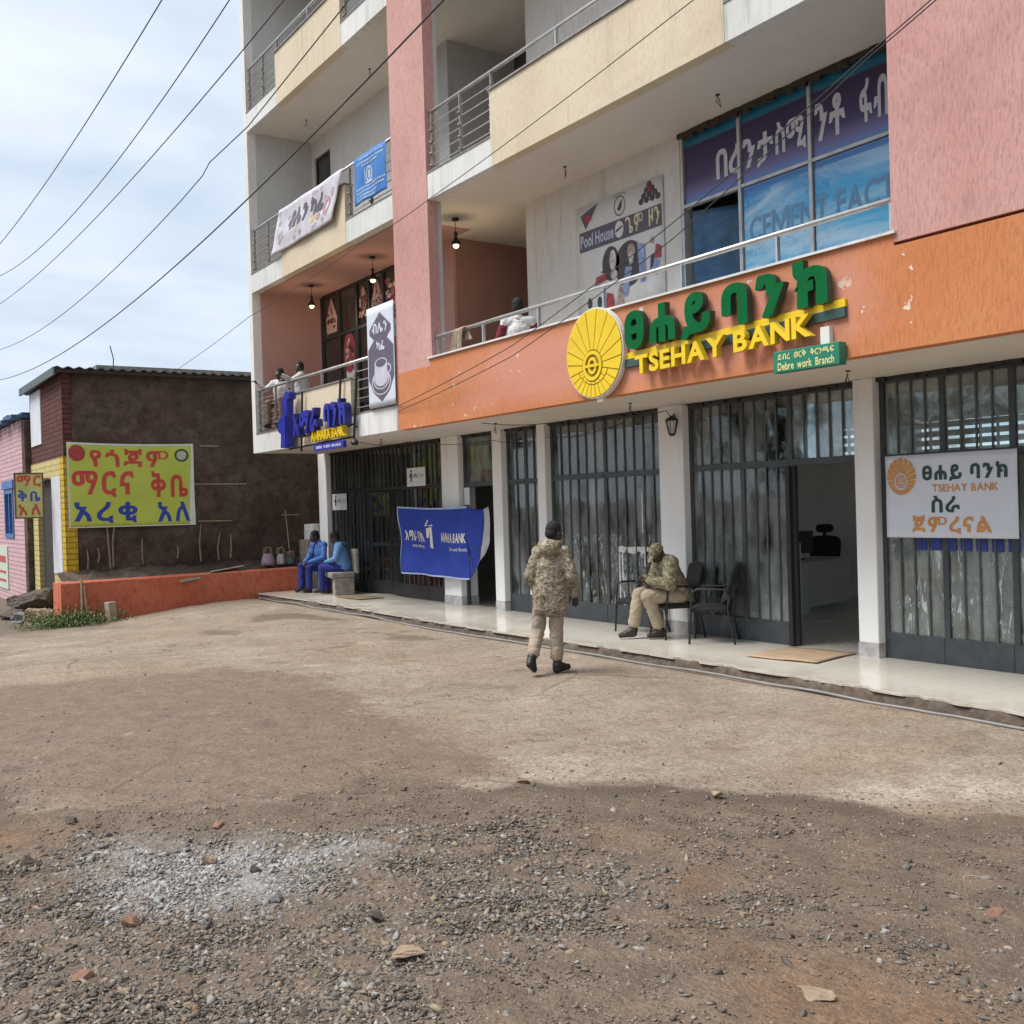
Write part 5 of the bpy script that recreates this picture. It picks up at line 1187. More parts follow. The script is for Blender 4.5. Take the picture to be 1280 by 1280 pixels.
# white boxes at the left column, hose, mats, towel
bxm = plain('white_foam', (.58, .58, .56), .7, 0, .08, 9)
for k, lb in enumerate(('lower white foam box beside the left column', 'upper white foam box beside the left column')):
    o = MB().box(-.16, .16, -.15, .15, 0, .17).build('foam_box', bxm, bevel=.012); o.location = (-21.65, 9.2+.02*k, 1.23+.175*k); o.rotation_euler = (0, 0, .2*k+.1); tag(o, lb, 'box')
tag(MB().box(-21.95, -21.45, 8.98, 9.5, .0, 1.228).build('block_stack', MAT['concrete'], bevel=.01), 'rough grey block stack under the white foam boxes', 'blocks')
hp = []
for x in np.linspace(-21.2, -2.5, 90): hp.append((x, float(edge_y(x))-.085-.02*math.sin(x*1.3)-.01*math.sin(x*4), float(gz(np.array(x), np.array(7.6)))+.022+(fbm(np.array(x*.9), np.array(7.6*.9), 3, 11)-.5)*.05))
tag(MB().tube(hp, .013, 7).build('hose', plain('white_hose', (.24, .235, .225), .5, 0, .15, 4), smooth=True), 'long pale hose lying on the ground along the porch edge', 'hose')
def mat_(P, m, label, name, z=.153):
    mb = MB(); n = 10; vs = []
    for i in range(n+1):
        for j in range(n+1):
            u, v = i/n, j/n; a = Vector(P[0]).lerp(Vector(P[1]), u); b = Vector(P[3]).lerp(Vector(P[2]), u); q = a.lerp(b, v)
            w_ = .03*(vnoise(u*4., v*4., 3)-.5)
            vs.append((q.x+w_, q.y+w_, z+.006+.012*float(vnoise(u*5, v*5, 9))))
    mb.add(vs, [(i*(n+1)+j, (i+1)*(n+1)+j, (i+1)*(n+1)+j+1, i*(n+1)+j+1) for i in range(n) for j in range(n)])
    o = mb.build(name, m, smooth=True); s_ = o.modifiers.new('thickness', 'SOLIDIFY'); s_.thickness = .006; s_.offset = 1; return tag(o, label, 'mat')
mat_([(-7.95, 8.36), (-7.1, 8.52), (-7.25, 9.34), (-8.05, 9.2)], plain('cardboard', (.40, .28, .18), .9, 0, .15, 6), 'flattened cardboard sheet on the tiles before the open doorway', 'cardboard_mat')
mat_([(-18.95, 8.45), (-17.9, 8.5), (-17.85, 9.0), (-18.95, 9.0)], plain('brown_sacking', (.20, .15, .09), .95, 0, .3, 30, .004), 'brown sacking mat before the left shop door', 'doormat')
tw_ = MB(); n = 22; vs = []
for i in range(n+1):
    s_ = i/n; L = 1.35*s_; 
    for j in range(13):
        t = j/12-.5; f_ = 1-.35*math.sin(3.14*s_)
        if s_ < .5: yv, zv = YF+.04-.035*math.sin(min(1, s_*4)*1.57), 4.455-(.5-s_)*.78
        else: yv, zv = YF+.105, 4.455-(s_-.5)*.4
        vs.append((-12.62+t*.36*f_-(.5-s_)*.32*(s_ < .5), yv+.022*math.sin(t*20+s_*3), zv+.01*math.sin(t*13)))
tw_.add(vs, [(i*13+j, i*13+j+1, (i+1)*13+j+1, (i+1)*13+j) for i in range(n) for j in range(12)])
to = tw_.build('towel', plain('tan_towel', (.42, .33, .24), .95, 0, .25, 22, .004), smooth=True); s_ = to.modifiers.new('thickness', 'SOLIDIFY'); s_.thickness = .008; tag(to, 'tan towel hung over the railing above the orange band', 'towel')

# ------------------------------------------------------------------ overhead cables
def cable(pts, r, label, name='power_cable', sag=0):
    P = []
    for a, b in zip(pts, pts[1:]):
        a, b = Vector(a), Vector(b); n = 14
        for k in range(n): t = k/n; q = a.lerp(b, t); q.z -= sag*4*t*(1-t); P.append(q)
    P.append(Vector(pts[-1])); o = MB().tube(P, r*.78, 6).build(name, MAT['cable'], smooth=True); return tag(o, label, 'cable', 'overhead cables')
def curve(pts, Y, ext):
    """smooth parabola through measured x, z points, carried on past both ends"""
    x = np.array([p[0] for p in pts]); z = np.array([p[1] for p in pts]); c = np.polyfit(x, z, 2)
    xs = np.linspace(x.min()-ext, x.max()+ext, 60); return [(a, Y, float(np.polyval(c, a))) for a in xs]
cable(curve([(-39.19, 11.35), (-26.2, 11.11), (-19.12, 11.28)], 5.5, 6), .016, 'highest and thickest of the cables crossing the sky')
cable(curve([(-39.44, 10.3), (-22.5, 9.41), (-15.52, 9.78)], 5.5, 6), .013, 'second cable from the top crossing the sky')
cable(curve([(-39.66, 9.37), (-22.59, 8.71), (-13.37, 8.87)], 5.5, 7), .012, 'third cable from the top, passing before the building corner')
c4 = curve([(-40.02, 7.83), (-22.8, 7.24), (-17.24, 7.49)], 5.5, 0)
cable([(-46, 5.5, 8.2)]+c4[::4]+[(-17.1, 5.5, 7.52), (-16.72, 5.5, 7.63), (-14.9, 5.5, 7.64), (-11.49, 5.5, 8.01), (-6, 5.5, 9.0)], .011, 'kinked cable meeting the building at its upper left corner')
cable(curve([(-40.26, 6.79), (-22.93, 6.29), (-15.36, 6.48), (-9.22, 7.13)], 5.5, 5), .014, 'lowest sky cable crossing the pink pier of the building')
cable([(-34, 7.5, 5.0), (-26, 7.5, 5.45), (-20.68, 7.5, 5.9), (-15.35, 7.5, 6.22), (-13.08, 7.5, 6.35), (-7.89, 7.5, 6.9), (-3, 7.5, 7.6)], .007, 'thin pale wire running past the balconies from the mud house roof', 'service_wire', .03)
cable([(-14.5, YF-.03, 3.49), (-10.88, 7.4, 3.91), (-7.88, 7.4, 4.74), (-5.5, 7.4, 5.56), (-3.5, 7.35, 6.25)], .007, 'upper of two thin wires slanting across the orange band and the sun disc', 'service_wire', .02)
cable([(-14.5, YF-.03, 3.41), (-10.88, 7.4, 3.78), (-7.88, 7.4, 4.58), (-5.46, 7.4, 5.54), (-3.4, 7.35, 6.25)], .007, 'lower of two thin wires slanting across the orange band and the sun disc', 'service_wire', .02)
cable([(-12.6, 8.0, 3.08), (-11, 8.4, 3.0), (-10.0, 9.2, 3.05), (-9.86, 9.25, 2.97)], .008, 'thin black wire from the canopy to the wall lantern', 'lamp_wire', .05)
cable([(-16.1, YF-.02, 3.05), (-15.2, 8.2, 2.98), (-14.2, 9.2, 2.95), (-12.8, 9.3, 2.9), (-11.0, 9.32, 2.98)], .007, 'black wire sagging under the canopy from the blue raised sign', 'lamp_wire', .06)
cable([(-14.3, 7.95, 9.8), (-14.25, 8.0, 9.62), (-14.38, 8.0, 9.45), (-14.36, 8.0, 9.2)], .012, 'loose black cable end dangling from the top balcony ceiling', 'loose_wire')

# ------------------------------------------------------------------ chairs, bench, bank desk
def chair_proto(label):
    o = empty('office_chair', (0, 0, 0), 0, label, 'chair', 'black visitor chairs on the porch')     # faces +Y
    s = MB(); n = 9; vs = []
    for i in range(n+1):
        for j in range(n+1):
            u, v = i/n-.5, j/n-.5; e = max(abs(u), abs(v))*2
            vs.append((u*.47*(1-.06*abs(v)), v*.46, .455-.03*max(0, e-.7)/.3+.01*(1-e)))
    s.add(vs, [(i*(n+1)+j, (i+1)*(n+1)+j, (i+1)*(n+1)+j+1, i*(n+1)+j+1) for i in range(n) for j in range(n)]); so_ = s.build('seat', MAT['black_cloth'], o, smooth=True)
    m_ = so_.modifiers.new('thickness', 'SOLIDIFY'); m_.thickness = .05; m_.offset = -1
    b = MB(); vs = []
    for i in range(n+1):
        for j in range(n+1):
            u, v = i/n-.5, j/n; wv = .44*(1-.25*max(0, v-.6)**1.5*2)
            vs.append((u*wv, -.245-.09*v-.03*(1-4*u*u), .60+.34*v-.05*(4*u*u)*(v > .8)))
    b.add(vs, [(i*(n+1)+j, (i+1)*(n+1)+j, (i+1)*(n+1)+j+1, i*(n+1)+j+1) for i in range(n) for j in range(n)]); bo_ = b.build('backrest', MAT['black_cloth'], o, smooth=True)
    m_ = bo_.modifiers.new('thickness', 'SOLIDIFY'); m_.thickness = .04
    for sx in (-1, 1):
        MB().tube([(sx*.25, .23, 0), (sx*.25, .20, .42), (sx*.255, .185, .62), (sx*.255, .12, .66), (sx*.25, -.22, .655), (sx*.24, -.27, .66)], .0135, 8).build('armrest', MAT['black'], o, smooth=True)
        MB().tube([(sx*.24, -.31, 0), (sx*.235, -.23, .42), (sx*.20, -.26, .62)], .0125, 8).build('leg', MAT['black'], o, smooth=True)
    MB().tube([(-.235, -.2, .40), (.235, -.2, .40)], .011, 6).tube([(-.245, .17, .40), (.245, .17, .40)], .011, 6).build('frame', MAT['black'], o)
    return o
ch = chair_proto('black padded chair under the seated guard'); ch.location = (-9.72, 8.98, .15); ch.rotation_euler = (0, 0, R(160))
c2 = copy_tree(ch); c2.location = (-10.42, 9.0, .15); c2.rotation_euler = (0, 0, R(168)); c2['label'] = 'empty black chair behind the knees of the seated guard'
c3 = copy_tree(ch); c3.location = (-9.08, 8.98, .15); c3.rotation_euler = (0, 0, R(128)); c3['label'] = 'black padded chair with a dark jacket thrown over it'
jk = MB(); n = 26; vs = []
for i in range(n+1):
    for j in range(17):
        u, v = i/n, j/16-.5
        z = .95-.62*u; y = -.30+.05*u+.30*max(0, u-.45)+.03*math.sin(v*22+u*4)+.02*math.sin(u*16+v*9); x = v*(.34+.12*math.sin(u*5))+.04*math.sin(u*9)+.12
        if u < .18: z = .93+.02*math.sin(v*9); y = -.38+.1*u/.18
        vs.append((x, y+.015, z+.015*math.sin(v*17)))
jk.add(vs, [(i*17+j, i*17+j+1, (i+1)*17+j+1, (i+1)*17+j) for i in range(n) for j in range(16)])
jo = jk.build('jacket', plain('dark_camouflage_jacket', (.035, .038, .034), .9, 0, .7, 22, .006), smooth=True); m_ = jo.modifiers.new('thickness', 'SOLIDIFY'); m_.thickness = .03
jo.location = c3.location; jo.rotation_euler = c3.rotation_euler; tag(jo, 'dark rumpled camouflage jacket hanging over the back of the right chair', 'jacket')
BN = empty('car_seat_bench', (-20.05, 8.98, .15), R(168), 'old two seater bench with a worn grey pad beside the left shop', 'bench')
gpad = plain('worn_grey_pad', (.24, .22, .20), .9, 0, .3, 12)
MB().box(-.85, .85, -.22, .26, .34, .46).build('seat', gpad, BN, bevel=.03); MB().box(-.85, -.45, -.32, -.23, .42, .92).build('backrest', gpad, BN, bevel=.03)
for sx in (-.75, 0, .72): MB().box(sx-.12, sx+.12, -.2, .2, 0, .339).build('support', MAT['concrete'], BN, bevel=.01)
DK = empty('office_desk', (-10.70, 12.72, .152), R(104), 'white office desk inside the bank doorway', 'desk')
dw = plain('white_desk_laminate', (.55, .54, .54), .45, 0, .04, 3)
MB().box(-.75, .75, -.36, .36, .71, .75).build('tabletop', dw, DK, bevel=.004)
MB().box(-.69, .69, -.34, -.31, .08, .709).build('front_panel', dw, DK); MB().box(.70, .73, -.305, .34, .0, .709).build('side_panel', dw, DK); MB().box(-.73, -.70, -.34, .34, 0, .709).build('side_panel', dw, DK)
MN = empty('monitor', (-10.72, 12.45, .904), R(60), 'black computer monitor on the white desk', 'monitor')
MB().box(-.27, .27, -.02, .02, .10, .44).build('screen', MAT['black'], MN, bevel=.008); MB().box(-.03, .03, .0, .05, 0, .2).box(-.12, .12, -.08, .1, 0, .015).build('stand', MAT['black'], MN)
OC = empty('swivel_chair', (-11.25, 13.75, .152), R(215), 'black high back office chair with headrest behind the desk', 'chair')
def rr_panel(w, h, y0, z0, name, taper=.0):
    mb = MB(); P = []
    for k in range(24):
        a = 6.283*k/24; c, s_ = math.cos(a), math.sin(a); x = w*math.copysign(abs(c)**.55, c); z = h*math.copysign(abs(s_)**.55, s_); P.append((x*(1+taper*z/h), z0+z))
    mb.prism(P, y0, y0+.06); return mb.build(name, MAT['black_cloth'], OC, bevel=.012)
rr_panel(.25, .26, -.27, .80, 'backrest', .12); rr_panel(.14, .07, -.29, 1.18, 'headrest')
MB().box(-.03, .03, -.26, -.23, 1.0, 1.15).build('neck', MAT['black'], OC); MB().box(-.25, .25, -.22, .25, .44, .52).build('seat', MAT['black_cloth'], OC, bevel=.03)
b_ = MB().lathe([(.03, .08), (.03, .44)], (0, 0, 0), 10)
for k in range(5): a = k*1.2566; b_.tube([(0, 0, .10), (.3*math.cos(a), .3*math.sin(a), .05)], .022, 6)
b_.build('base', MAT['black'], OC)
cab = root('shelf_cabinet', (-9.9, 10.9, .15), 'pale shelf cabinet seen through the glass left of the open doorway', 'cabinet')
cb_ = MB(); cb_.box(-10.3, -10.27, 10.7, 11.1, .155, 1.25); cb_.box(-9.5, -9.47, 10.7, 11.1, .155, 1.25)
for z in (.2, .55, .9, 1.22): cb_.box(-10.27, -9.5, 10.7, 11.1, z, z+.03)
cb_.build('shelves', dw, cab)
fi = random.Random(4); x = -10.25
while x < -9.55: w_ = fi.uniform(.03, .07); MB().box(x, x+w_-.004, 10.75, 11.05, .932, .932+fi.uniform(.2, .27)).build('folder', plain('folder_colour', fi.choice([(.05, .09, .25), (.5, .5, .48), (.3, .3, .3), (.1, .15, .2)]), .6), cab); x += w_
# ------------------------------------------------------------------ people
V3 = Vector
def capsule(p0, p1, r0, r1, n=14, m=5):
    p0, p1 = V3(p0), V3(p1); d = p1-p0; L = d.length
    d = d/L if L > 1e-6 else V3((0, 0, 1)); a = V3((0, 0, 1)) if abs(d.z) < .9 else V3((1, 0, 0))
    u = d.cross(a).normalized(); v = d.cross(u); vs = [p0-d*r0]; 
    rings = [(p0-d*r0*math.cos(t), r0*math.sin(t)) for t in np.linspace(0, math.pi/2, m+1)[1:]]+[(p1+d*r1*math.sin(t), r1*math.cos(t)) for t in np.linspace(0, math.pi/2, m+1)[:-1]]
    for c, r_ in rings: vs += [c+r_*(math.cos(6.28319*k/n)*u+math.sin(6.28319*k/n)*v) for k in range(n)]
    vs.append(p1+d*r1); fs = [(0, 1+(k+1) % n, 1+k) for k in range(n)]
    for i in range(len(rings)-1): fs += [(1+i*n+k, 1+i*n+(k+1) % n, 1+(i+1)*n+(k+1) % n, 1+(i+1)*n+k) for k in range(n)]
    e_ = len(vs)-1; b = 1+(len(rings)-1)*n; fs += [(e_, b+k, b+(k+1) % n) for k in range(n)]
    return vs, fs
def ellip(c, r_, rot=None):
    vs, fs = capsule((0, 0, -.0001), (0, 0, .0001), 1, 1, 18, 7); M_ = (rot.to_matrix() if isinstance(rot, Euler) else rot) if rot is not None else Matrix.Identity(3)
    return [M_@V3((p.x*r_[0], p.y*r_[1], p.z*r_[2]))+V3(c) for p in vs], fs
def fuse(name, shapes, mat, parent, voxel=.008, smooth=3, wrinkle=0, freq=16, seed=0):
    """one continuous skin over overlapping shapes"""
    mb = MB()
    for v, f in shapes: mb.add(v, f)
    me = bpy.data.meshes.new(name); me.from_pydata(mb.v, [], mb.f); o = bpy.data.objects.new(name, me); COL.objects.link(o)
    bm = bmesh.new(); bm.from_mesh(me); bmesh.ops.recalc_face_normals(bm, faces=bm.faces); bm.to_mesh(me); bm.free()
    r_ = o.modifiers.new('remesh', 'REMESH'); r_.mode = 'VOXEL'; r_.voxel_size = voxel
    s_ = o.modifiers.new('smooth', 'SMOOTH'); s_.iterations = smooth; s_.factor = .5
    m2 = bpy.data.meshes.new_from_object(o.evaluated_get(bpy.context.evaluated_depsgraph_get())); o.modifiers.clear()
    if wrinkle:
        n = len(m2.vertices); c = np.empty(n*3); m2.vertices.foreach_get('co', c); c = c.reshape(-1, 3); nr = np.empty(n*3); m2.vertex_normals.foreach_get('vector', nr); nr = nr.reshape(-1, 3)
        q = fbm(c[:, 0]*freq+c[:, 1]*freq*.7, c[:, 2]*freq*1.3+c[:, 1]*freq*.5, 3, seed)-.5
        q2 = 1-np.abs(fbm(c[:, 0]*freq*.7-c[:, 2]*freq*.5, c[:, 2]*freq*.9+c[:, 1]*freq, 2, seed+5)*2-1)
        c += nr*((q*1.2+(q2-.8)*.8)*wrinkle)[:, None]; m2.vertices.foreach_set('co', c.ravel())
    o.data = m2; m2.name = name; m2.materials.clear(); m2.materials.append(mat)
    m2.polygons.foreach_set('use_smooth', [True]*len(m2.polygons)); bpy.data.meshes.remove(me)
    if parent: o.parent = parent
    return o
skin = plain('dark_brown_skin', (.055, .030, .020), .5, 0, .12, 20); hairm = plain('black_hair', (.008, .007, .007), .8, 0, .3, 60, .003)
eyem = plain('eye_white', (.45, .42, .38), .3, 0, .05, 9)
def camo(name, cols, sc=7.5):
    m = NT(name); o = m.obj(); c = cols[0]
    for k, (cc, s_, t) in enumerate(zip(cols[1:], (1, 1.5, 2.3, 3.2), (.53, .56, .60, .61))):
        c = m.mix(m.ramp(m.noise(sc*s_, 3, .6, m.map((1, 1, 1.5), o, (k*3.1, k*1.7, k))), t, t+.02), c, cc)
    m.col(c); m.p(Roughness=.9, Specular_IOR_Level=.15); m.bump(m.noise(26, 5, .65, o, .5), .7, .012); return m.m
camo1 = camo('field_camouflage', [(.27, .215, .15), (.17, .145, .095), (.40, .35, .28), (.085, .06, .042), (.50, .46, .39)], 11)
camo2 = camo('green_tan_camouflage', [(.235, .20, .135), (.14, .13, .082), (.36, .31, .21), (.075, .055, .036), (.45, .40, .30)], 11)
khaki = plain('khaki_cloth', (.33, .265, .205), .9, 0, .14, 9, .006); khaki2 = plain('tan_cloth', (.36, .30, .215), .9, 0, .12, 9, .006)
boot = plain('black_boot', (.014, .013, .013), .5, 0, .3, 25); bootb = plain('dark_brown_boot', (.03, .02, .016), .5, 0, .3, 25)
def lerp(a, b, t): return V3(a).lerp(V3(b), t)
def hand(el, wr, s, curl=.5, up_=None):
    el, wr = V3(el), V3(wr); d = (wr-el).normalized(); up_ = V3(up_ or (0, 0, 1)); sd_ = d.cross(up_)
    sd_ = sd_.normalized() if sd_.length > .1 else V3((1, 0, 0)); nrm = sd_.cross(d).normalized()      # back of the hand
    out = [capsule(wr, wr+d*.03, .026, .028, 10, 3)]
    for k in (-1, 0, 1): out.append(capsule(wr+d*.02+sd_*.018*k, wr+d*.085+sd_*.024*k, .015, .0135, 8, 3))
    for k, L in zip((-1.5, -.5, .5, 1.5), (.062, .075, .08, .07)):
        p = wr+d*.085+sd_*.0195*k; c = curl; q = p+(d*math.cos(c*.7)-nrm*math.sin(c*.7))*L*.5; e_ = q+(d*math.cos(c*1.7)-nrm*math.sin(c*1.7))*L*.5
        out += [capsule(p, q, .0095, .0088, 8, 3), capsule(q, e_, .0088, .0078, 8, 3)]
    p = wr+d*.03+sd_*.022*s; q = p+(d*.6+sd_*.75*s-nrm*.35).normalized()*.045; e_ = q+(d*.9+sd_*.15*s-nrm*.5).normalized()*.035
    return out+[capsule(p, q, .013, .011, 8, 3), capsule(q, e_, .011, .009, 8, 3)]
def body(name, root_, J, voxel, hands=True):
    """whole figure as one skin; J gives the joints"""
    hr = J['head_rot'].to_matrix(); h = V3(J['head']); P = lambda x, y, z: h+hr@V3((x, y, z))
    sh = [ellip(P(0, -.008, .022), (.074, .094, .098), hr), ellip(P(0, .026, -.055), (.056, .064, .062), hr), ellip(P(0, .07, -.088), (.026, .024, .022), hr),
          capsule(P(0, .088, .012), P(0, .108, -.026), .011, .017, 8, 3), ellip(P(0, .088, -.062), (.028, .015, .011), hr), ellip(P(0, .082, .03), (.052, .018, .013), hr),
          ellip(P(.078, -.01, -.012), (.012, .02, .032), hr), ellip(P(-.078, -.01, -.012), (.012, .02, .032), hr), ellip(P(.04, .068, -.03), (.022, .02, .02), hr), ellip(P(-.04, .068, -.03), (.022, .02, .02), hr)]
    nk, ct, pv_ = V3(J['neck']), V3(J['chest']), V3(J['pelvis'])
    sh += [capsule(nk-V3((0, 0, .03)), P(0, -.02, -.05), .058, .052), capsule(lerp(ct, nk, .55), ct, .11, .135), capsule(ct, pv_, .135, .125), capsule(V3(J['shL']), V3(J['shR']), .062, .062), capsule(V3(J['hipL']), V3(J['hipR']), .095, .095)]
    for s in 'LR':
        S_, E_, W_, H_, K_, A_, T_ = (V3(J[k+s]) for k in ('sh', 'el', 'wr', 'hip', 'kn', 'an', 'toe'))
        sh += [capsule(S_, lerp(S_, E_, .5), .052, .046), capsule(lerp(S_, E_, .5), E_, .046, .037), capsule(E_, lerp(E_, W_, .4), .038, .036), capsule(lerp(E_, W_, .4), W_, .036, .025)]
        sh += [capsule(H_, K_, .08, .053), capsule(K_, lerp(K_, A_, .4), .052, .052), capsule(lerp(K_, A_, .4), A_, .052, .036), capsule(A_, T_, .036, .028)]
        if hands: sh += hand(E_, W_, -1 if s == 'R' else 1, J.get('curl', .6), J.get('up'+s))
    o = fuse(name, sh, skin, root_, voxel, 2)
    for sx in (-1, 1):
        v, f = ellip(P(sx*.032, .082, .008), (.014, .008, .008), hr); MB().add(v, f).build('eye', eyem, root_, smooth=True)
        v, f = ellip(P(sx*.032, .0895, .008), (.006, .003, .006), hr); MB().add(v, f).build('pupil', MAT['black'], root_, smooth=True)
    return o
def hair(root_, J, k=1.0, mat=None):
    hr = J['head_rot'].to_matrix(); h = V3(J['head']); P = lambda x, y, z: h+hr@V3((x, y, z))
    return fuse('hair', [ellip(P(0, -.018, .042), (.083*k, .096*k, .094*k), hr), ellip(P(0, -.05, -.005), (.074*k, .066*k, .072*k), hr)], mat or hairm, root_, .007, 2, .006, 60)
def sleeves(J, r=(.075, .068, .062, .05), end=1.0):
    out = []
    for s in 'LR':
        S_, E_, W_ = V3(J['sh'+s]), V3(J['el'+s]), V3(J['wr'+s]); W_ = lerp(E_, W_, end)
        out += [capsule(S_, E_, r[0], r[1]), capsule(E_, W_, r[2], r[3])]
    return out
def top(name, root_, J, mat, fat=1.0, hem=None, voxel=.009, wr=.012, end=.97, arms=(.075, .068, .062, .05), extra=(), seed=0, freq=16):
    nk, ct, pv_ = V3(J['neck']), V3(J['chest']), V3(J['pelvis'])
    sh = sleeves(J, arms, end)+[capsule(V3(J['shL']), V3(J['shR']), .083*fat, .083*fat), capsule(lerp(ct, nk, .5), ct, .125*fat, .160*fat), capsule(ct, pv_, .160*fat, .162*fat), capsule(nk-V3((0, 0, .035)), nk+V3((0, 0, .0)), .085, .07)]
    for sx in (-1, 1): sh.append(capsule(ct+V3((sx*.05, 0, 0)), pv_+V3((sx*.055, 0, 0)), .135*fat, .14*fat))
    if hem: sh += [capsule(pv_+V3((sx*.06, 0, .02)), V3(hem)+V3((sx*.075, 0, 0)), .14*fat, .125*fat) for sx in (-1, 0, 1)]
    return fuse(name, sh+list(extra), mat, root_, voxel, 3, wr, freq, seed)
def trousers(root_, J, mat, r=(.105, .085, .080, .068), wr=.012, voxel=.009, end=.96, seed=3):
    sh = [capsule(V3(J['hipL'])+V3((0, 0, .03)), V3(J['hipR'])+V3((0, 0, .03)), .10, .10)]
    for s in 'LR':
        H_, K_, A_ = V3(J['hip'+s]), V3(J['kn'+s]), V3(J['an'+s]); A_ = lerp(K_, A_, end)
        sh += [capsule(H_, K_, r[0], r[1]), capsule(K_, A_, r[2], r[3])]
    return fuse('trousers', sh, mat, root_, voxel, 3, wr, 14, seed)
def boots(root_, J, mat, shaft=.22, names='boot'):
    for s in 'LR':
        A_, T_, K_ = V3(J['an'+s]), V3(J['toe'+s]), V3(J['kn'+s]); up_ = (K_-A_).normalized(); d = (T_-A_); 
        hl = A_-d.normalized()*.045*1+V3((0, 0, -.0)); 
        heel = A_+(-up_)*.055-d.normalized()*.02
        sh = [capsule(A_+up_*shaft, A_, .056, .052), capsule(heel, T_+V3((0, 0, .012)), .042, .036), capsule(A_, lerp(A_, T_, .7), .05, .04), capsule(heel, heel+up_*.05, .043, .045)]
        fuse(names, sh, mat, root_, .007, 2, .004, 30)
def stand(**k):
    J = dict(head_rot=Euler((0, 0, 0)), pelvis=(0, 0, .92), chest=(0, .01, 1.20), neck=(0, 0, 1.42), head=(0, .02, 1.56), shL=(-.17, 0, 1.36), shR=(.17, 0, 1.36), elL=(-.24, -.03, 1.10), elR=(.24, -.03, 1.10), wrL=(-.25, .08, .87), wrR=(.25, .08, .87),
             hipL=(-.085, 0, .88), hipR=(.085, 0, .88), knL=(-.10, .03, .48), knR=(.10, .03, .48), anL=(-.11, -.02, .08), anR=(.11, -.02, .08), toeL=(-.13, .14, .03), toeR=(.13, .14, .03))
    J.update(k); return J
def sit(**k):
    J = dict(head_rot=Euler((0, 0, 0)), pelvis=(0, 0, .55), chest=(0, .05, .84), neck=(0, .06, 1.05), head=(0, .10, 1.19), shL=(-.18, .05, .99), shR=(.18, .05, .99), elL=(-.25, .12, .74), elR=(.25, .12, .74), wrL=(-.12, .32, .66), wrR=(.12, .32, .66),
             hipL=(-.09, .02, .53), hipR=(.09, .02, .53), knL=(-.12, .43, .52), knR=(.12, .43, .52), anL=(-.12, .42, .09), anR=(.12, .42, .09), toeL=(-.13, .57, .035), toeR=(.13, .57, .035))
    J.update(k); return J
# guard walking away across the yard
gd = empty('person', (-9.17, 6.58, .034), R(36), 'person in a hooded camouflage jacket walking away across the dirt yard', 'person')
J = stand(head=(.115, .03, 1.535), neck=(.09, 0, 1.40), chest=(.08, .0, 1.17), pelvis=(.05, 0, .90), head_rot=Euler((R(-6), 0, R(-28))), shL=(-.06, -.01, 1.325), shR=(.23, -.01, 1.325), elL=(-.15, -.06, 1.08), elR=(.315, -.04, 1.07), wrL=(-.14, .12, .90), wrR=(.30, .10, .86), hipL=(-.045, 0, .88), hipR=(.125, 0, .88),
          knL=(-.105, .03, .47), anL=(-.115, -.20, .165), toeL=(-.12, -.10, .045), knR=(.095, .06, .46), anR=(.10, .05, .09), toeR=(.17, .20, .035), curl=.9)
body('body', gd, J, .0075); hair(gd, J, .99)
top('jacket', gd, J, camo1, .97, (.055, -.005, .735), .008, .010, .98, (.074, .070, .068, .054), extra=[ellip((.085, -.10, 1.40), (.125, .075, .075), Euler((R(25), 0, 0))), ellip((.085, -.145, 1.36), (.10, .05, .075), Euler((R(30), 0, 0)))], seed=2)
for sx in (-1, 1): fuse('hood_fold', [capsule((.085+sx*.11, -.02, 1.425), (.085+sx*.05, -.135, 1.42), .03, .034), capsule((.085+sx*.05, -.135, 1.42), (.085, -.15, 1.415), .034, .034)], camo1, gd, .008, 2, .006)
trousers(gd, J, khaki, (.088, .080, .080, .072), .014, .008, .74); boots(gd, J, boot, .25)
# guard sitting bent over on the chair
sg = empty('person', (-9.67, 8.93, .15), R(161), 'person in a camouflage jacket and cap sitting bent over on a black chair', 'person')
J = sit(pelvis=(0, -.06, .56), chest=(0, .06, .82), neck=(0, .12, 1.0), head=(.0, .205, 1.07), head_rot=Euler((R(-48), R(6), R(6))), shL=(-.18, .10, .96), shR=(.18, .10, .96), elL=(-.26, .16, .70), elR=(.26, .16, .70), wrL=(-.075, .36, .74), wrR=(.08, .36, .745), curl=1.0,
        hipL=(-.09, -.04, .54), hipR=(.09, -.04, .54), knR=(.13, .42, .56), anR=(.15, .50, .11), toeR=(.17, .66, .04), knL=(-.06, .38, .55), anL=(-.02, .20, .10), toeL=(-.02, .35, .04))
body('body', sg, J, .0075)
top('jacket', sg, J, camo2, 1.02, None, .008, .011, .95, (.096, .09, .084, .06), extra=[ellip((0, .08, 1.0), (.12, .08, .06))], seed=7)
trousers(sg, J, khaki2, (.108, .09, .084, .078), .014, .008, .80); boots(sg, J, bootb)
hr = J['head_rot'].to_matrix(); P = lambda x, y, z: V3(J['head'])+hr@V3((x, y, z))
fuse('cap', [ellip(P(0, -.012, .05), (.092, .108, .078), hr), ellip(P(0, -.03, .02), (.09, .09, .05), hr), ellip(P(0, .115, .035), (.07, .06, .012), (hr@Matrix.Rotation(R(-14), 3, 'X')))], camo2, sg, .007, 2, .005, 40)
ph_ = MB().box(-.035, .035, -.005, .005, -.07, .07).build('phone', MAT['black'], None, bevel=.004); ph_.parent = None
ph_.location = sg.matrix_basis@V3((.0, .465, .755)); ph_.rotation_euler = (R(55), 0, R(161)); tag(ph_, 'dark phone held in both hands by the seated guard', 'phone')
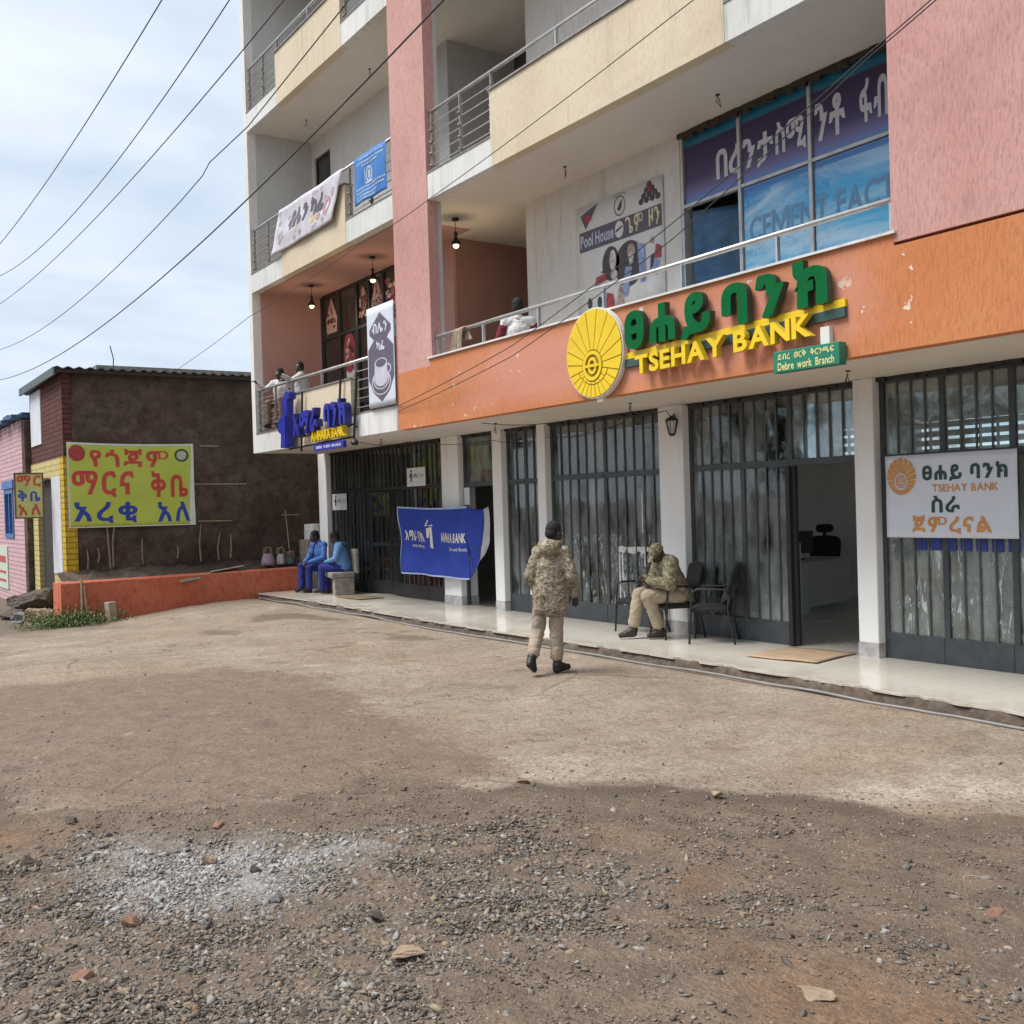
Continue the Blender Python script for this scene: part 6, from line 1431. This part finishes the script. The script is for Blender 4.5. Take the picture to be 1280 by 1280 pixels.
# two people in blue on the bench
bshirt = plain('light_blue_shirt', (.13, .28, .56), .85, 0, .1, 12, .004); bshirt2 = plain('mid_blue_shirt', (.085, .20, .52), .85, 0, .12, 12, .004); navy = plain('royal_blue_trousers', (.02, .03, .19), .9, 0, .15, 12, .004)
b1 = empty('person', (-20.62, 8.92, .15), R(195), 'person in a blue shirt and dark tie at the left end of the bench', 'person')
J = sit(chest=(0, .06, .84), head=(.02, .14, 1.17), head_rot=Euler((R(-14), 0, R(-15))), knL=(-.14, .44, .53), knR=(.10, .46, .56), anR=(.06, .50, .12), wrL=(-.05, .36, .64), wrR=(.08, .38, .64), curl=1.0)
body('body', b1, J, .009); hair(b1, J); top('shirt', b1, J, bshirt2, .92, None, .01, .008, .95, (.066, .058, .054, .042), seed=11); trousers(b1, J, navy, (.1, .08, .074, .066)); boots(b1, J, boot, .1, 'shoe')
fuse('tie', [capsule((0, .17, 1.0), (0, .235, .74), .014, .026)], plain('navy_tie', (.012, .014, .05), .7), b1, .007, 1)
b2 = empty('person', (-19.55, 8.97, .15), R(140), 'person in a light blue shirt with bowed head at the right end of the bench', 'person')
J = sit(chest=(0, .08, .83), neck=(0, .13, 1.02), head=(0, .19, 1.15), head_rot=Euler((R(-30), 0, R(8))), knL=(-.10, .45, .56), anL=(-.06, .48, .12), toeL=(-.06, .63, .05), knR=(.12, .44, .53), wrL=(-.06, .38, .66), wrR=(.10, .36, .66), curl=1.0)
body('body', b2, J, .009); hair(b2, J); top('shirt', b2, J, bshirt, .95, None, .01, .008, .95, (.068, .06, .056, .044), seed=12); trousers(b2, J, navy, (.1, .082, .076, .068)); boots(b2, J, boot, .1, 'shoe')
# people on the balcony
wsh = plain('white_patterned_shirt', (.56, .56, .55), .85, 0, .25, 30, .004); brt = plain('brown_trousers', (.16, .10, .08), .9, 0, .15, 12)
q1 = empty('person', (-20.48, 8.12, Z1[1]+.07), R(222), 'person in a white shirt at the far left end of the first balcony', 'person')
J = sit(neck=(0, .07, 1.02), head=(.0, .12, 1.145), head_rot=Euler((R(-8), 0, R(-12))), shL=(-.17, .05, .97), shR=(.17, .05, .97), elL=(-.34, .16, .86), wrL=(-.25, .36, .96), elR=(.33, .10, .84), wrR=(.42, .30, .96), curl=.8)
body('body', q1, J, .01); hair(q1, J); top('shirt', q1, J, wsh, .95, None, .01, .01, .92, (.068, .06, .056, .044), seed=21); trousers(q1, J, brt, (.1, .08, .074, .066)); boots(q1, J, boot, .1, 'shoe')
q2 = empty('person', (-19.35, 8.12, Z1[1]+.07), R(150), 'person in a pale shirt stretching an arm along the left balcony railing', 'person')
J = sit(neck=(0, .05, 1.03), head=(.02, .08, 1.155), head_rot=Euler((R(-4), 0, R(70))), shL=(-.17, .04, .97), shR=(.17, .04, .97), elR=(.38, .20, .92), wrR=(.62, .30, .96), elL=(-.30, .20, .85), wrL=(-.46, .36, .95), curl=.8)
body('body', q2, J, .01); hair(q2, J); top('shirt', q2, J, plain('pale_grey_shirt', (.50, .52, .50), .85, 0, .2, 26, .004), .97, None, .01, .01, .92, (.07, .062, .058, .046), seed=22); trousers(q2, J, brt, (.1, .08, .074, .066)); boots(q2, J, boot, .1, 'shoe')
q3 = empty('person', (-11.95, 8.25, Z1[1]), R(55), 'person in a white and dark red top sitting above the orange band', 'person')
J = sit(pelvis=(0, 0, .50), chest=(0, .0, .80), neck=(0, .02, 1.0), head=(0, .04, 1.15), shL=(-.18, 0, .94), shR=(.18, 0, .94), elL=(-.27, .0, .70), elR=(.27, .02, .70))
body('body', q3, J, .01); hair(q3, J, 1.05); top('shirt', q3, J, plain('white_top', (.60, .59, .57), .85, 0, .08, 20, .004), .95, None, .01, .01, .25, (.072, .064, .06, .05), seed=23)
fuse('sleeve', [capsule(lerp(J['shL'], J['elL'], .35), J['elL'], .078, .07), capsule(J['elL'], lerp(J['elL'], J['wrL'], .9), .066, .05)], plain('dark_red_sleeve', (.16, .015, .03), .9, 0, .2, 20), q3, .01, 2, .008)
fuse('sleeve', [capsule(lerp(J['shR'], J['elR'], .35), J['elR'], .078, .07), capsule(J['elR'], lerp(J['elR'], J['wrR'], .9), .066, .05)], plain('dark_red_sleeve', (.16, .015, .03), .9, 0, .2, 20), q3, .01, 2, .008)
fuse('waistband', [capsule((-.06, 0, .58), (.06, 0, .58), .165, .165)], plain('dark_red_hem', (.16, .015, .03), .9, 0, .2, 20), q3, .01, 2, .006)
trousers(q3, J, brt); boots(q3, J, boot, .1, 'shoe')
for px_, py_, rz_, lb_ in ((-11.95, 8.25, 55, 'low wooden stool under the person sitting above the orange band'), (-20.48, 8.12, 222, 'low wooden stool at the far left end of the first balcony'), (-19.35, 8.12, 150, 'low wooden stool behind the cream balcony front')):
    SK = empty('stool', (px_, py_, Z1[1]), R(rz_), lb_, 'stool', 'stools on the first floor balconies')
    MB().lathe([(.17, .36), (.18, .42), (.17, .47)], (0, 0, 0), 18).build('seat', wood, SK)
    for k in range(4): a = .785+1.571*k; MB().tube([(.17*math.cos(a), .17*math.sin(a), 0), (.12*math.cos(a), .12*math.sin(a), .36)], .016, 6).build('leg', wood, SK)

# ------------------------------------------------------------------ the far side of the yard, seen in the shop glass
OH = root('street_house', (-13, -17, 0), 'long low house with a tin roof across the yard, reflected in the shop glass', 'house')
MB().box(-22, -6, -22, -17, -.5, 3.2).build('wall', plain('far_house_plaster', (.42, .33, .25), .9, 0, .15, 1), OH)
rfm = MB(); rfm.add([(-22.5, -16.5, 3.1), (-5.5, -16.5, 3.1), (-5.5, -19.5, 4.6), (-22.5, -19.5, 4.6), (-5.5, -22.5, 3.1), (-22.5, -22.5, 3.1)], [(0, 1, 2, 3), (3, 2, 4, 5)]); rfm.build('roof', tin, OH)
for x in (-20, -16, -12, -8): MB().box(x-.5, x+.5, -17.02, -16.99, .9, 2.2).build('window', MAT['frame_dark'], OH)
def tree(x, y, h, seed, label):
    o = empty('tree', (x, y, -.2), 0, label, 'tree', 'trees across the yard'); r_ = random.Random(seed)
    tk = MB().tube([(0, 0, 0), (.1, .05, h*.3), (0, .1, h*.62)], [.22, .16, .07], 8)
    for k in range(5): a = k*1.3; tk.tube([(.05, .05, h*(.3+.05*k)), (1.1*math.cos(a), 1.1*math.sin(a), h*(.5+.06*k))], [.09, .03], 6)
    tk.build('trunk', wood, o); cm = MB(); cl_ = [(r_.gauss(0, h*.17), r_.gauss(0, h*.17), h*(.66+r_.gauss(0, .13))) for _ in range(26)]
    for _ in range(3800):
        c = r_.choice(cl_); p = V3(c)+V3((r_.gauss(0, .38), r_.gauss(0, .38), r_.gauss(0, .30))); u = V3((r_.gauss(0, 1), r_.gauss(0, 1), r_.gauss(0, .6))).normalized(); v = u.orthogonal().normalized(); l = r_.uniform(.09, .18)
        cm.add([p-u*l, p+v*l*.5, p+u*l, p-v*l*.5], [(0, 1, 2, 3)])
    cm.build('crown', leafm, o)
leafm = NT('tree_leaves'); leafm.col(leafm.mix(leafm.noise(3, 3), (.03, .06, .018), (.08, .12, .035))); leafm.p(Roughness=.7); leafm = leafm.m
for k, (x, y, h) in enumerate(((-26, -21, 8), (-4, -24, 9), (4, -20, 7.5), (-14, -27, 10), (-34, -18, 8.5))): tree(x, y, h, k, ['leafy tree left of the far house', 'tall tree right of the far house', 'smaller tree at the right end of the street', 'tallest tree behind the far house', 'tree far down the street to the left'][k])

# ------------------------------------------------------------------ origins: every single-mesh thing stands on its own base point
bpy.context.view_layer.update()
for o in list(COL.objects):
    if o.type == 'MESH' and o.parent is None and o.get('kind') != 'structure' and o.location.length < 1e-6 and o.data.users == 1:
        n = len(o.data.vertices); c = np.empty(n*3); o.data.vertices.foreach_get('co', c); c = c.reshape(-1, 3)
        b = V3(((c[:, 0].min()+c[:, 0].max())/2, (c[:, 1].min()+c[:, 1].max())/2, c[:, 2].min()))
        o.data.transform(Matrix.Translation(-b)); o.location = b
        for ch_ in o.children: ch_.location = ch_.location-b
